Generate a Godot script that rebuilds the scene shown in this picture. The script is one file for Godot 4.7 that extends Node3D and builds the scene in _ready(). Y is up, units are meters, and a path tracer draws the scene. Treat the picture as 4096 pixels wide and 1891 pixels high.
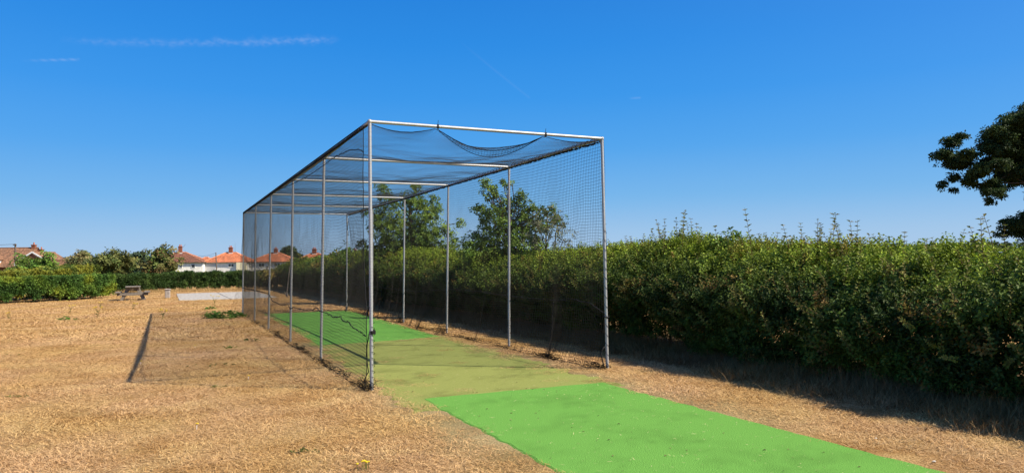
extends Node3D

# ------------------------------------------------------------------ layout
const P0 := Vector3(-1.912, 0.0, -9.818)          # foot of the nearest post of the cage
const ALONG := Vector3(-0.4335, 0.0, -0.90115)    # down the length of the cage
const ACROSS := Vector3(0.90115, 0.0, -0.4335)    # from its left side to its right side
const CAGE_W := 3.759
const BAY := 3.5816
const CAGE_L := 17.908
const CAGE_H := 3.66
const EXPOSURE := 1.8
const SUN_FROM := Vector3(0.711, 0.681, 0.177)

var rng := RandomNumberGenerator.new()
var names := {}
var M := {}
var noise := FastNoiseLite.new()
var noise2 := FastNoiseLite.new()
var sprigs := []
var rosettes := []
var shoots := []


func at(t: float, s: float, y := 0.0) -> Vector3:
	return P0 + ALONG * t + ACROSS * s + Vector3(0, y, 0)


func frac_t(p: Vector3) -> float:
	return (p - P0).dot(ALONG)


func frac_s(p: Vector3) -> float:
	return (p - P0).dot(ACROSS)


func rr(a: float, b: float) -> float:
	return a + (b - a) * rng.randf()


func lin(r: float, g: float, b: float) -> Color:
	return Color(r, g, b).linear_to_srgb()


func vary(c: Color, v: float) -> Color:
	var k := 1.0 + rr(-v, v)
	return Color(c.r * k, c.g * k, c.b * k)


func _ready():
	rng.seed = 20240731
	noise.seed = 11
	noise.frequency = 1.0
	noise.fractal_octaves = 3
	noise2.seed = 77
	noise2.frequency = 1.0
	noise2.fractal_octaves = 2
	setup_camera()
	setup_sky()
	setup_materials()
	setup_meshes()
	build_ground()
	build_mats()
	build_concrete()
	build_woods()
	build_right_hedge()
	build_far_hedge()
	build_left_hedges()
	build_houses()
	build_trees()
	build_cage()
	build_nets()
	build_furniture()
	build_weeds()
	build_grass()
	build_scraps()


# ------------------------------------------------------------------ camera, sky, sun
func setup_camera():
	var cam := Camera3D.new()
	cam.name = "camera"
	var pitch := 0.03766
	var roll := -0.01461
	var fw := Vector3(0, sin(pitch), -cos(pitch))
	var up0 := Vector3(0, cos(pitch), sin(pitch))
	var rt := Vector3(1, 0, 0) * cos(roll) + up0 * sin(roll)
	var up := up0 * cos(roll) - Vector3(1, 0, 0) * sin(roll)
	cam.transform = Transform3D(Basis(rt, up, -fw), Vector3(0, 1.686, 0))
	cam.fov = 36.31
	cam.near = 0.05
	cam.far = 6000.0
	add_child(cam)
	cam.current = true


const SKY_EL := [0.0, 2.0, 5.0, 9.0, 13.0, 17.0, 21.0, 40.0, 90.0]
const SKY_R := [0.43, 0.36, 0.19, 0.085, 0.041, 0.023, 0.016, 0.040, 0.055]
const SKY_G := [0.59, 0.565, 0.470, 0.375, 0.310, 0.262, 0.222, 0.165, 0.150]
const SKY_B := [0.80, 0.81, 0.830, 0.845, 0.825, 0.780, 0.720, 0.500, 0.410]


func sky_color(el: float, az: float) -> Color:
	var i := 0
	while i < SKY_EL.size() - 2 and el > SKY_EL[i + 1]:
		i += 1
	var k: float = clampf((el - SKY_EL[i]) / (SKY_EL[i + 1] - SKY_EL[i]), 0.0, 1.0)
	var c := Color(lerpf(SKY_R[i], SKY_R[i + 1], k), lerpf(SKY_G[i], SKY_G[i + 1], k), lerpf(SKY_B[i], SKY_B[i + 1], k))
	# Rayleigh scattering: darkest and deepest blue at right angles to the sun
	var e := deg_to_rad(el)
	var a := deg_to_rad(az)
	var d := Vector3(sin(a) * cos(e), sin(e), -cos(a) * cos(e))
	var g := d.dot(SUN_FROM.normalized())
	var pale: float = g * g * clampf(el / 12.0, 0.0, 1.0)
	c.r += 0.06 * pale
	c.g += 0.06 * pale
	c.b += 0.10 * pale
	# the bright, nearly white air close round the sun
	var off := rad_to_deg(acos(clampf(g, -1.0, 1.0)))
	var aureole := 1.5 * exp(-off / 9.0) + 0.25 * exp(-off / 24.0)
	c.r += aureole * 1.0
	c.g += aureole * 0.95
	c.b += aureole * 0.85
	return Color(c.r / EXPOSURE, c.g / EXPOSURE, c.b / EXPOSURE)


func segment_alpha(az: float, el: float, a0: float, e0: float, a1: float, e1: float) -> Vector2:
	# x: how far along (0..1), y: height above the line in degrees
	var k := (az - a0) / (a1 - a0)
	return Vector2(k, el - lerpf(e0, e1, k))


func setup_sky():
	var cw := 512
	var ch := 256
	var im := Image.create(cw, ch, false, Image.FORMAT_RGBAF)
	im = Image.create(cw + 16, ch, false, Image.FORMAT_RGBAF)
	for y in ch:
		var el := 90.0 - (y + 0.5) / ch * 180.0
		for x in cw + 16:
			im.set_pixel(x, y, sky_color(maxf(el, 0.0), (x - 8 + 0.5) / cw * 360.0))
	im.resize(4096 + 128, 2048, Image.INTERPOLATE_CUBIC)
	im = im.get_region(Rect2i(64, 0, 4096, 2048))
	var wisp := FastNoiseLite.new()
	wisp.seed = 5
	wisp.frequency = 1.0
	wisp.fractal_octaves = 4
	# [az0, el0, az1, el1, half thickness, strength, ragged]
	var trails := [[-32.6, 15.2, -13.0, 17.25, 0.32, 0.095, 1.0], [-34.6, 13.62, -31.1, 14.17, 0.04, 0.18, 0.0], [-4.6, 17.8, 1.6, 13.0, 0.07, 0.04, 0.3], [9.3, 12.72, 10.4, 12.69, 0.035, 0.10, 0.0]]
	for tr in trails:
		var lo := mini(int((fposmod(tr[0] - 0.5, 360.0)) / 360.0 * 4096), 4095)
		var count := int((tr[2] - tr[0] + 1.0) / 360.0 * 4096)
		var top := int((90.0 - maxf(tr[1], tr[3]) - 1.0) / 180.0 * 2048)
		var low := int((90.0 - minf(tr[1], tr[3]) + 1.0) / 180.0 * 2048)
		for i in count:
			var px := (lo + i) % 4096
			var az := (px + 0.5) / 4096 * 360.0
			if az > 180.0:
				az -= 360.0
			for py in range(top, low):
				var el := 90.0 - (py + 0.5) / 2048 * 180.0
				var v := segment_alpha(az, el, tr[0], tr[1], tr[2], tr[3])
				if v.x < 0.0 or v.x > 1.0:
					continue
				var w: float = tr[4]
				var h: float = v.y
				var strength: float = tr[5]
				if tr[6] > 0.5:
					h += 0.16 * wisp.get_noise_2d(az * 0.9, 3.0)
					w *= 0.75 + 0.5 * wisp.get_noise_2d(az * 0.7, 9.0)
					var streak := wisp.get_noise_2d(az * 1.6 + el * 3.0, el * 6.0 - az * 0.6)
					strength *= clampf(0.75 + 1.5 * streak, 0.0, 1.6) * smoothstep(0.0, 0.12, v.x) * smoothstep(1.0, 0.88, v.x) * (0.45 + 0.75 * v.x)
				else:
					strength *= smoothstep(0.0, 0.6, v.x)
				var al := strength * exp(-pow(h / w, 2.0) * 1.4)
				if al > 0.002:
					var c := im.get_pixel(px, py)
					im.set_pixel(px, py, c.lerp(Color(0.85 / EXPOSURE, 0.88 / EXPOSURE, 0.95 / EXPOSURE), al))
	var pano := PanoramaSkyMaterial.new()
	pano.panorama = ImageTexture.create_from_image(im)
	var sky := Sky.new()
	sky.sky_material = pano
	var env := Environment.new()
	env.background_mode = Environment.BG_SKY
	env.sky = sky
	env.tonemap_mode = Environment.TONE_MAPPER_LINEAR
	env.tonemap_exposure = EXPOSURE
	env.sdfgi_enabled = true
	env.ssao_enabled = true
	env.ssil_enabled = true
	var we := WorldEnvironment.new()
	we.name = "sky"
	we.environment = env
	add_child(we)
	var sun := DirectionalLight3D.new()
	sun.name = "sun"
	sun.light_energy = 1.6
	sun.light_color = Color(1.0, 0.945, 0.85)
	sun.light_angular_distance = 0.5
	sun.shadow_enabled = true
	sun.basis = Basis.looking_at(-SUN_FROM.normalized(), Vector3.UP)
	add_child(sun)


# ------------------------------------------------------------------ helpers
func numbered(called: String) -> String:
	if not names.has(called):
		names[called] = 0
		return called
	names[called] += 1
	return "%s_%03d" % [called, names[called]]


func tag(o: Node, label: String, category := "", group := "", kind := "") -> Node:
	if label != "":
		o.set_meta("label", label)
	if category != "":
		o.set_meta("category", category)
	if group != "":
		o.set_meta("group", group)
	if kind != "":
		o.set_meta("kind", kind)
	return o


func thing(called: String, label: String, category: String, where := Vector3.ZERO, turn := 0.0, group := "") -> Node3D:
	var o := Node3D.new()
	o.name = numbered(called)
	o.position = where
	o.rotation.y = turn
	add_child(o)
	tag(o, label, category, group)
	return o


func part(called: String, mesh: Mesh, mat: Material, parent: Node3D, where := Vector3.ZERO, turn := Vector3.ZERO) -> MeshInstance3D:
	var o := MeshInstance3D.new()
	o.name = numbered(called) if parent == self else called
	o.mesh = mesh
	if mat:
		o.material_override = mat
	o.position = where
	o.rotation = turn
	parent.add_child(o, true)
	return o


func structure(called: String, mesh: Mesh, mat: Material, label: String) -> MeshInstance3D:
	var o := part(called, mesh, mat, self)
	tag(o, label, "", "", "structure")
	return o


func many(called: String, mesh: Mesh, mat: Material, places: Array[Transform3D], tints: PackedColorArray, parent: Node3D) -> MultiMeshInstance3D:
	var mm := MultiMesh.new()
	mm.transform_format = MultiMesh.TRANSFORM_3D
	mm.use_colors = true
	mm.mesh = mesh
	mm.instance_count = places.size()
	for i in places.size():
		mm.set_instance_transform(i, places[i])
		mm.set_instance_color(i, tints[i])
	var o := MultiMeshInstance3D.new()
	o.name = numbered(called) if parent == self else called
	o.multimesh = mm
	o.material_override = mat
	o.set_meta("kind", "stuff")
	parent.add_child(o, true)
	return o


func st_new() -> SurfaceTool:
	var st := SurfaceTool.new()
	st.begin(Mesh.PRIMITIVE_TRIANGLES)
	return st


func tri(st: SurfaceTool, a: Vector3, b: Vector3, c: Vector3, col := Color.WHITE):
	var n := (c - a).cross(b - a).normalized()
	for v in [a, b, c]:
		st.set_color(col)
		st.set_normal(n)
		st.set_uv(Vector2(v.x, v.z))
		st.add_vertex(v)


func quad(st: SurfaceTool, a: Vector3, b: Vector3, c: Vector3, d: Vector3, col := Color.WHITE, uv := Rect2(0, 0, 1, 1)):
	var n := (c - a).cross(b - a).normalized()
	var vs := [a, b, c, d]
	var us := [uv.position, uv.position + Vector2(uv.size.x, 0), uv.end, uv.position + Vector2(0, uv.size.y)]
	for i in [0, 1, 2, 0, 2, 3]:
		st.set_color(col)
		st.set_normal(n)
		st.set_uv(us[i])
		st.add_vertex(vs[i])


# a box with its edges cut off, placed by a transform
func box(st: SurfaceTool, size: Vector3, xf := Transform3D.IDENTITY, col := Color.WHITE, bevel := 0.0):
	var h := size * 0.5
	var b := minf(bevel, minf(h.x, minf(h.y, h.z)) * 0.9)
	for ax in 3:
		for sg in [-1.0, 1.0]:
			var u := (ax + 1) % 3
			var v := (ax + 2) % 3
			var p := []
			for k in [[-1, -1], [1, -1], [1, 1], [-1, 1]]:
				var q := Vector3.ZERO
				q[ax] = h[ax] * sg
				q[u] = (h[u] - b) * k[0]
				q[v] = (h[v] - b) * k[1]
				p.append(xf * q)
			if sg > 0:
				quad(st, p[3], p[2], p[1], p[0], col, Rect2(0, 0, (h[u]) * 2.0, h[v] * 2.0))
			else:
				quad(st, p[0], p[1], p[2], p[3], col, Rect2(0, 0, (h[u]) * 2.0, h[v] * 2.0))
	if b <= 0.0:
		return
	for ax in 3:
		var u := (ax + 1) % 3
		var v := (ax + 2) % 3
		for su in [-1.0, 1.0]:
			for sv in [-1.0, 1.0]:
				var p := []
				for k in [[-1, 0], [1, 0], [1, 1], [-1, 1]]:
					var q := Vector3.ZERO
					q[ax] = (h[ax] - b) * k[0]
					q[u] = (h[u] - (b if k[1] else 0.0)) * su
					q[v] = (h[v] - (0.0 if k[1] else b)) * sv
					p.append(xf * q)
				if su * sv > 0:
					quad(st, p[0], p[1], p[2], p[3], col)
				else:
					quad(st, p[3], p[2], p[1], p[0], col)
	for sx in [-1.0, 1.0]:
		for sy in [-1.0, 1.0]:
			for sz in [-1.0, 1.0]:
				var a := xf * Vector3(h.x * sx, (h.y - b) * sy, (h.z - b) * sz)
				var c := xf * Vector3((h.x - b) * sx, h.y * sy, (h.z - b) * sz)
				var d := xf * Vector3((h.x - b) * sx, (h.y - b) * sy, h.z * sz)
				if sx * sy * sz > 0:
					tri(st, a, d, c, col)
				else:
					tri(st, a, c, d, col)


func box_mesh(size: Vector3, bevel := 0.0) -> Mesh:
	var st := st_new()
	box(st, size, Transform3D.IDENTITY, Color.WHITE, bevel)
	return st.commit()


func frame_for(d: Vector3) -> Basis:
	var y := d.normalized()
	var x := y.cross(Vector3(0, 0, 1) if absf(y.z) < 0.9 else Vector3(1, 0, 0)).normalized()
	return Basis(x, y, x.cross(y))


# a tube through points, tapering, with smooth normals
func tube(st: SurfaceTool, pts: PackedVector3Array, r0: float, r1: float, sides := 6, col := Color.WHITE, capped := true):
	var n := pts.size()
	var rings := []
	var norms := []
	for i in n:
		var d: Vector3 = (pts[mini(i + 1, n - 1)] - pts[maxi(i - 1, 0)])
		var f := frame_for(d)
		var r := lerpf(r0, r1, float(i) / maxf(1.0, n - 1))
		var ring := []
		var nn := []
		for k in sides:
			var a := TAU * k / sides
			var o := f.x * cos(a) + f.z * sin(a)
			ring.append(pts[i] + o * r)
			nn.append(o)
		rings.append(ring)
		norms.append(nn)
	var len := 0.0
	for i in n - 1:
		var step := pts[i].distance_to(pts[i + 1])
		for k in sides:
			var k2 := (k + 1) % sides
			var vs := [rings[i][k], rings[i][k2], rings[i + 1][k2], rings[i + 1][k]]
			var ns := [norms[i][k], norms[i][k2], norms[i + 1][k2], norms[i + 1][k]]
			var us := [Vector2(float(k) / sides, len), Vector2((k + 1.0) / sides, len), Vector2((k + 1.0) / sides, len + step), Vector2(float(k) / sides, len + step)]
			for j in [0, 1, 2, 0, 2, 3]:
				st.set_color(col)
				st.set_normal(ns[j])
				st.set_uv(us[j])
				st.add_vertex(vs[j])
		len += step
	if capped:
		for k in range(1, sides - 1):
			tri(st, rings[0][0], rings[0][k + 1], rings[0][k], col)
			tri(st, rings[n - 1][0], rings[n - 1][k], rings[n - 1][k + 1], col)


func tube_mesh(pts: PackedVector3Array, r0: float, r1: float, sides := 6, col := Color.WHITE) -> Mesh:
	var st := st_new()
	tube(st, pts, r0, r1, sides, col)
	return st.commit()


func line(a: Vector3, b: Vector3, n := 2) -> PackedVector3Array:
	var out := PackedVector3Array()
	for i in n:
		out.append(a.lerp(b, float(i) / (n - 1)))
	return out


# ------------------------------------------------------------------ materials
func std(called: String, c: Color, rough := 0.85, metal := 0.0) -> StandardMaterial3D:
	var m := StandardMaterial3D.new()
	m.resource_name = called
	m.albedo_color = c
	m.roughness = rough
	m.metallic = metal
	m.metallic_specular = 0.35
	M[called] = m
	return m


func noise_texture(size: int, freq: float, octaves: int, cols: PackedColorArray, offs: PackedFloat32Array, sd: int, kind := FastNoiseLite.TYPE_SIMPLEX_SMOOTH) -> NoiseTexture2D:
	var f := FastNoiseLite.new()
	f.seed = sd
	f.noise_type = kind
	f.frequency = freq
	f.fractal_octaves = octaves
	var g := Gradient.new()
	g.offsets = offs
	g.colors = cols
	var t := NoiseTexture2D.new()
	t.width = size
	t.height = size
	t.seamless = false      # the grain is so fine that the joint between repeats cannot be seen
	t.noise = f
	t.color_ramp = g
	return t


func bump_texture(size: int, freq: float, octaves: int, sd: int, strength: float) -> NoiseTexture2D:
	var f := FastNoiseLite.new()
	f.seed = sd
	f.frequency = freq
	f.fractal_octaves = octaves
	var t := NoiseTexture2D.new()
	t.width = size
	t.height = size
	t.seamless = true
	t.as_normal_map = true
	t.bump_strength = strength
	t.noise = f
	return t


func tile_texture(sd: int, base: Color, spread: float) -> ImageTexture:
	# clay tile tones: every tile its own shade, a thin dark line under each course
	var r := RandomNumberGenerator.new()
	r.seed = sd
	var im := Image.create(256, 256, false, Image.FORMAT_RGBA8)
	for row in 16:
		for col in 16:
			var k := 1.0 + r.randf_range(-spread, spread)
			var w := r.randf_range(-0.03, 0.05)
			var c := Color(base.r * k + w, base.g * k + w * 0.6, base.b * k + w * 0.3)
			im.fill_rect(Rect2i(col * 16, row * 16, 16, 16), c)
			im.fill_rect(Rect2i(col * 16, row * 16 + 13, 16, 3), Color(c.r * 0.6, c.g * 0.6, c.b * 0.6))
			im.fill_rect(Rect2i(col * 16 + 15, row * 16, 1, 16), Color(c.r * 0.75, c.g * 0.75, c.b * 0.75))
	return ImageTexture.create_from_image(im)


func setup_materials():
	var m := std("ground", Color.WHITE, 1.0)
	m.vertex_color_use_as_albedo = true
	m.metallic_specular = 0.1
	m.albedo_texture = noise_texture(1024, 0.09, 4, PackedColorArray([lin(0.40, 0.37, 0.34), lin(0.72, 0.70, 0.66), lin(1.0, 0.98, 0.94)]), PackedFloat32Array([0.25, 0.5, 0.75]), 3)
	m = std("straw", Color.WHITE, 0.7)
	m.vertex_color_use_as_albedo = true
	m.cull_mode = BaseMaterial3D.CULL_DISABLED
	m.backlight_enabled = true
	m.backlight = Color(0.3, 0.3, 0.3)
	m = std("foliage", Color.WHITE, 0.62)
	m.vertex_color_use_as_albedo = true
	m.cull_mode = BaseMaterial3D.CULL_DISABLED
	m.backlight_enabled = true
	m.backlight = Color(0.7, 0.7, 0.7)
	m.metallic_specular = 0.3
	m = std("bark", lin(0.12, 0.085, 0.06), 0.95)
	m.albedo_texture = noise_texture(256, 0.05, 4, PackedColorArray([lin(0.4, 0.4, 0.4), lin(1, 1, 1)]), PackedFloat32Array([0.3, 0.7]), 21)
	m.uv1_triplanar = true
	m.uv1_scale = Vector3(2, 0.6, 2)
	# artificial turf
	for q in [["green_turf", lin(0.142, 0.340, 0.068)], ["olive_turf", lin(0.265, 0.290, 0.088)]]:
		m = std(q[0], q[1], 0.95)
		m.vertex_color_use_as_albedo = true
		m.metallic_specular = 0.15
		m.albedo_texture = noise_texture(1024, 0.16, 3, PackedColorArray([lin(0.38, 0.42, 0.36), lin(0.85, 0.87, 0.83), lin(1.1, 1.1, 1.1)]), PackedFloat32Array([0.2, 0.5, 0.8]), 31)
		m.heightmap_enabled = true
		m.heightmap_scale = 0.22
		m.heightmap_texture = noise_texture(512, 0.22, 3, PackedColorArray([Color.BLACK, Color.WHITE]), PackedFloat32Array([0.2, 0.8]), 33)
	m = std("concrete", lin(0.43, 0.41, 0.38), 0.95)
	m.albedo_texture = noise_texture(512, 0.03, 5, PackedColorArray([lin(0.5, 0.49, 0.47), lin(1, 1, 1)]), PackedFloat32Array([0.25, 0.65]), 41)
	m.uv1_triplanar = true
	m.uv1_world_triplanar = true
	m.uv1_scale = Vector3(0.35, 0.35, 0.35)
	m = std("galvanised", lin(0.42, 0.43, 0.44), 0.5, 0.4)
	m.metallic_specular = 0.5
	m.albedo_texture = noise_texture(256, 0.06, 3, PackedColorArray([lin(0.72, 0.73, 0.75), lin(1, 1, 1)]), PackedFloat32Array([0.35, 0.65]), 51)
	m.uv1_triplanar = true
	m.uv1_scale = Vector3(3, 3, 3)
	m = std("fitting", lin(0.36, 0.365, 0.37), 0.6, 0.35)
	std("twine", lin(0.045, 0.045, 0.045), 0.55)
	std("rope", lin(0.012, 0.012, 0.013), 0.75)
	m = std("old_wood", lin(0.21, 0.185, 0.16), 0.9)
	m.albedo_texture = noise_texture(256, 0.03, 4, PackedColorArray([lin(0.55, 0.53, 0.5), lin(1, 1, 1)]), PackedFloat32Array([0.3, 0.7]), 61)
	m.uv1_triplanar = true
	m.uv1_scale = Vector3(1, 6, 6)
	m = std("pole_wood", lin(0.13, 0.10, 0.08), 0.9)
	m = std("bin_grey", lin(0.36, 0.32, 0.29), 0.9)
	m.albedo_texture = noise_texture(128, 0.05, 3, PackedColorArray([lin(0.75, 0.74, 0.72), lin(1, 1, 1)]), PackedFloat32Array([0.3, 0.7]), 71)
	m.uv1_triplanar = true
	std("dark_slot", lin(0.02, 0.02, 0.02), 0.9)
	# houses
	m = std("white_wall", lin(0.78, 0.77, 0.74), 0.9)
	m.albedo_texture = noise_texture(256, 0.02, 4, PackedColorArray([lin(0.88, 0.87, 0.85), lin(1, 1, 1)]), PackedFloat32Array([0.3, 0.6]), 81)
	m.uv1_triplanar = true
	m.uv1_scale = Vector3(0.3, 0.3, 0.3)
	std("cream_wall", lin(0.72, 0.66, 0.46), 0.9)
	std("grey_wall", lin(0.42, 0.43, 0.45), 0.9)
	m = std("brick", lin(0.30, 0.115, 0.07), 0.92)
	m.albedo_texture = noise_texture(128, 0.12, 2, PackedColorArray([lin(0.6, 0.58, 0.55), lin(1, 1, 1)]), PackedFloat32Array([0.3, 0.7]), 91)
	m.uv1_triplanar = true
	std("white_trim", lin(0.8, 0.8, 0.79), 0.6)
	std("dark_trim", lin(0.05, 0.04, 0.035), 0.7)
	std("lead", lin(0.6, 0.6, 0.6), 0.7)
	std("pot", lin(0.42, 0.14, 0.075), 0.9)
	std("aerial", lin(0.2, 0.2, 0.21), 0.5, 0.5)
	var pane := std("pane", lin(0.035, 0.045, 0.055), 0.12)
	pane.metallic_specular = 0.7
	for q in [["orange_tile", lin(0.44, 0.150, 0.072), 0.18], ["red_tile", lin(0.165, 0.070, 0.046), 0.2], ["brown_tile", lin(0.21, 0.115, 0.07), 0.2]]:
		m = std(q[0], Color.WHITE, 0.9)
		m.albedo_texture = tile_texture(hash(q[0]) % 1000, q[1], q[2])
	std("ridge_clay", lin(0.55, 0.23, 0.12), 0.9)
	std("flower", lin(0.55, 0.40, 0.02), 0.8)
	m = std("hill", Color.WHITE, 1.0)
	m.vertex_color_use_as_albedo = true


# ------------------------------------------------------------------ little meshes used many times
func leaf(st: SurfaceTool, base: Vector3, d: Vector3, up: Vector3, length: float, width: float, col: Color):
	var side := d.cross(up).normalized()
	var n := side.cross(d).normalized()
	var tip := base + d * length - n * length * 0.12
	var mid := base + d * length * 0.45
	var l := mid - side * width * 0.5 + n * width * 0.18
	var r := mid + side * width * 0.5 + n * width * 0.18
	tri(st, base, l, tip, col)
	tri(st, base, tip, r, col)


func make_sprig(sd: int, count: int, twig: float, length: float, width: float) -> Mesh:
	# a twig along +y with small leaves set round it
	rng.seed = sd
	var st := st_new()
	for i in count:
		var k := (i + 0.7) / count
		var a := i * 2.4 + rr(-0.4, 0.4)
		var o := Vector3(cos(a), rr(0.2, 0.9), sin(a)).normalized()
		var up := (Vector3(0, 1, 0) + Vector3(rr(-0.7, 0.7), 0, rr(-0.7, 0.7))).normalized()
		leaf(st, Vector3(rr(-0.01, 0.01), twig * k, rr(-0.01, 0.01)) + o * 0.008, o, up, length * rr(0.75, 1.2), width * rr(0.8, 1.2), vary(Color(1, 1, 1), 0.28))
	return st.commit()


func make_rosette(sd: int, count: int, length: float, width: float) -> Mesh:
	# a cluster of broad leaves round the end of a shoot
	rng.seed = sd
	var st := st_new()
	for i in count:
		var a := i * 2.4 + rr(-0.3, 0.3)
		var o := Vector3(cos(a), rr(-0.25, 0.9), sin(a)).normalized()
		leaf(st, o * length * 0.2 + Vector3(rr(-1, 1), rr(-1, 1), rr(-1, 1)) * length * 0.35, o, Vector3(rr(-0.5, 0.5), 1, rr(-0.5, 0.5)).normalized(), length * rr(0.7, 1.2), width * rr(0.8, 1.2), vary(Color(1, 1, 1), 0.25))
	return st.commit()


func make_shoot(sd: int, height: float, leaf_len: float, bend: float) -> Mesh:
	# a thin upright shoot with pairs of leaves up its length; leaves get smaller to the tip
	rng.seed = sd
	var st := st_new()
	var pts := PackedVector3Array()
	var dir := rr(0, TAU)
	for i in 9:
		var k := i / 8.0
		pts.append(Vector3(cos(dir) * bend * k * k, height * k - bend * 0.25 * k * k, sin(dir) * bend * k * k))
	tube(st, pts, 0.006, 0.002, 4, Color(0.16, 0.085, 0.05))
	var n := int(height / 0.055)
	for i in n:
		var k := (i + 0.5) / n
		var f := k * 8.0
		var j := mini(int(f), 7)
		var p := pts[j].lerp(pts[j + 1], f - j)
		var a := i * 1.57 + rr(-0.3, 0.3)
		for s in 2:
			var o := Vector3(cos(a + PI * s), rr(0.15, 0.7), sin(a + PI * s)).normalized()
			var size := leaf_len * rr(0.75, 1.15) * (1.0 - 0.45 * k)
			var c := Color(0.14, 0.19, 0.035).lerp(Color(0.22, 0.15, 0.05), clampf(k * rr(0.2, 0.9), 0, 1))
			leaf(st, p, o, Vector3(rr(-0.3, 0.3), 1, rr(-0.3, 0.3)).normalized(), size, size * 0.66, vary(c, 0.25))
	return st.commit()


func setup_meshes():
	for i in 4:
		sprigs.append(make_sprig(100 + i, 14, 0.15, 0.034, 0.022))
	for i in 3:
		rosettes.append(make_rosette(200 + i, 9, 0.10, 0.05))
	for i in 5:
		shoots.append(make_shoot(300 + i, 0.7, 0.10, rr(0.02, 0.16)))
	rng.seed = 4242


func place(pos: Vector3, axis: Vector3, scale: float) -> Transform3D:
	var b := frame_for(axis) * Basis(Vector3.UP, rr(0, TAU))
	return Transform3D(b.scaled(Vector3(scale, scale, scale)), pos)


func rand_dir() -> Vector3:
	var z := rr(-1, 1)
	var a := rr(0, TAU)
	var r := sqrt(1.0 - z * z)
	return Vector3(r * cos(a), z, r * sin(a))


# leaf clusters spread through a set of clumps: [offset, radius] ...
func crown(called: String, clumps: Array, per_m2: float, scale: float, greens: Array, meshes: Array, parent: Node3D, squash := 0.85, hollow := 0.5):
	var places := []
	var tints := []
	for i in meshes.size():
		var e: Array[Transform3D] = []
		places.append(e)
		tints.append(PackedColorArray())
	for c in clumps:
		var r: float = c[1]
		var n := maxi(6, int(per_m2 * r * r * 4.0))
		var tone: float = rr(0.85, 1.15)
		var g: Color = greens[rng.randi() % greens.size()]
		for i in n:
			var d := rand_dir()
			var rad := r * pow(rng.randf(), hollow) * (1.0 + 0.55 * noise.get_noise_3dv(d * 1.9 + c[0] * 3.0))
			if rng.randf() < 0.22:
				rad = r * rr(0.9, 1.55)
			var p: Vector3 = c[0] + Vector3(d.x, d.y * squash, d.z) * rad
			var k := rng.randi() % meshes.size()
			places[k].append(place(p, d + Vector3(0, 0.6, 0) + rand_dir() * 0.6, scale * rr(0.7, 1.25)))
			var g2: Color = greens[rng.randi() % greens.size()]
			tints[k].append(vary(g.lerp(g2, 0.5) * tone * 1.75, 0.35))
	for k in meshes.size():
		many(called, meshes[k], M.foliage, places[k], tints[k], parent)


func limb(st: SurfaceTool, a: Vector3, b: Vector3, r0: float, r1: float, wander := 0.12):
	var pts := PackedVector3Array()
	var n := 6
	var l := a.distance_to(b)
	for i in n:
		var k := float(i) / (n - 1)
		var p := a.lerp(b, k)
		if i > 0 and i < n - 1:
			p += rand_dir() * l * wander * 0.4
		p.y += sin(PI * k) * l * 0.05
		pts.append(p)
	tube(st, pts, r0, r1, 6)


# ------------------------------------------------------------------ ground
func straw_tone(p: Vector3) -> Color:
	var a := noise.get_noise_2d(p.x * 0.35, p.z * 0.35)
	var b := noise2.get_noise_2d(p.x * 1.4 + 40.0, p.z * 1.4)
	var c := Color(0.56, 0.362, 0.145)
	c = c.lerp(Color(0.60, 0.39, 0.205), clampf(0.5 + a * 1.2, 0, 1))
	c = c.lerp(Color(0.37, 0.20, 0.065), clampf(b * 1.5 - 0.1, 0, 0.75))
	c = c.lerp(Color(0.66, 0.48, 0.21), clampf(-b * 1.3 - 0.1, 0, 0.6))
	return c


func ground_color(p: Vector3) -> Color:
	var c := straw_tone(p) * 0.66
	var t := frac_t(p)
	var s := frac_s(p)
	# bare earth and worn carpet fibre beside the strips
	var n := noise.get_noise_2d(p.x * 0.9, p.z * 0.9)
	var edge: float = smoothstep(-0.55, -0.05, s + n * 0.25) * smoothstep(3.75, 3.25, s + n * 0.2) * smoothstep(-5.2, -3.2, t) * smoothstep(7.4, 6.2, t)
	c = c.lerp(Color(0.25, 0.215, 0.115).lerp(Color(0.36, 0.30, 0.17), clampf(0.5 + n, 0, 1)), edge * 0.85)
	# leaf litter under the hedge, its tone darkened to paint in the shade
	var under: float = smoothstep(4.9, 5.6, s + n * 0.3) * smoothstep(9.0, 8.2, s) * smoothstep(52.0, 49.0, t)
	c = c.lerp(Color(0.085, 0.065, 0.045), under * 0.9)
	var far := clampf((Vector2(p.x, p.z).length() - 70.0) / 60.0, 0, 1)
	c = c.lerp(Color(0.22, 0.20, 0.07), far)
	return c


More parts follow.
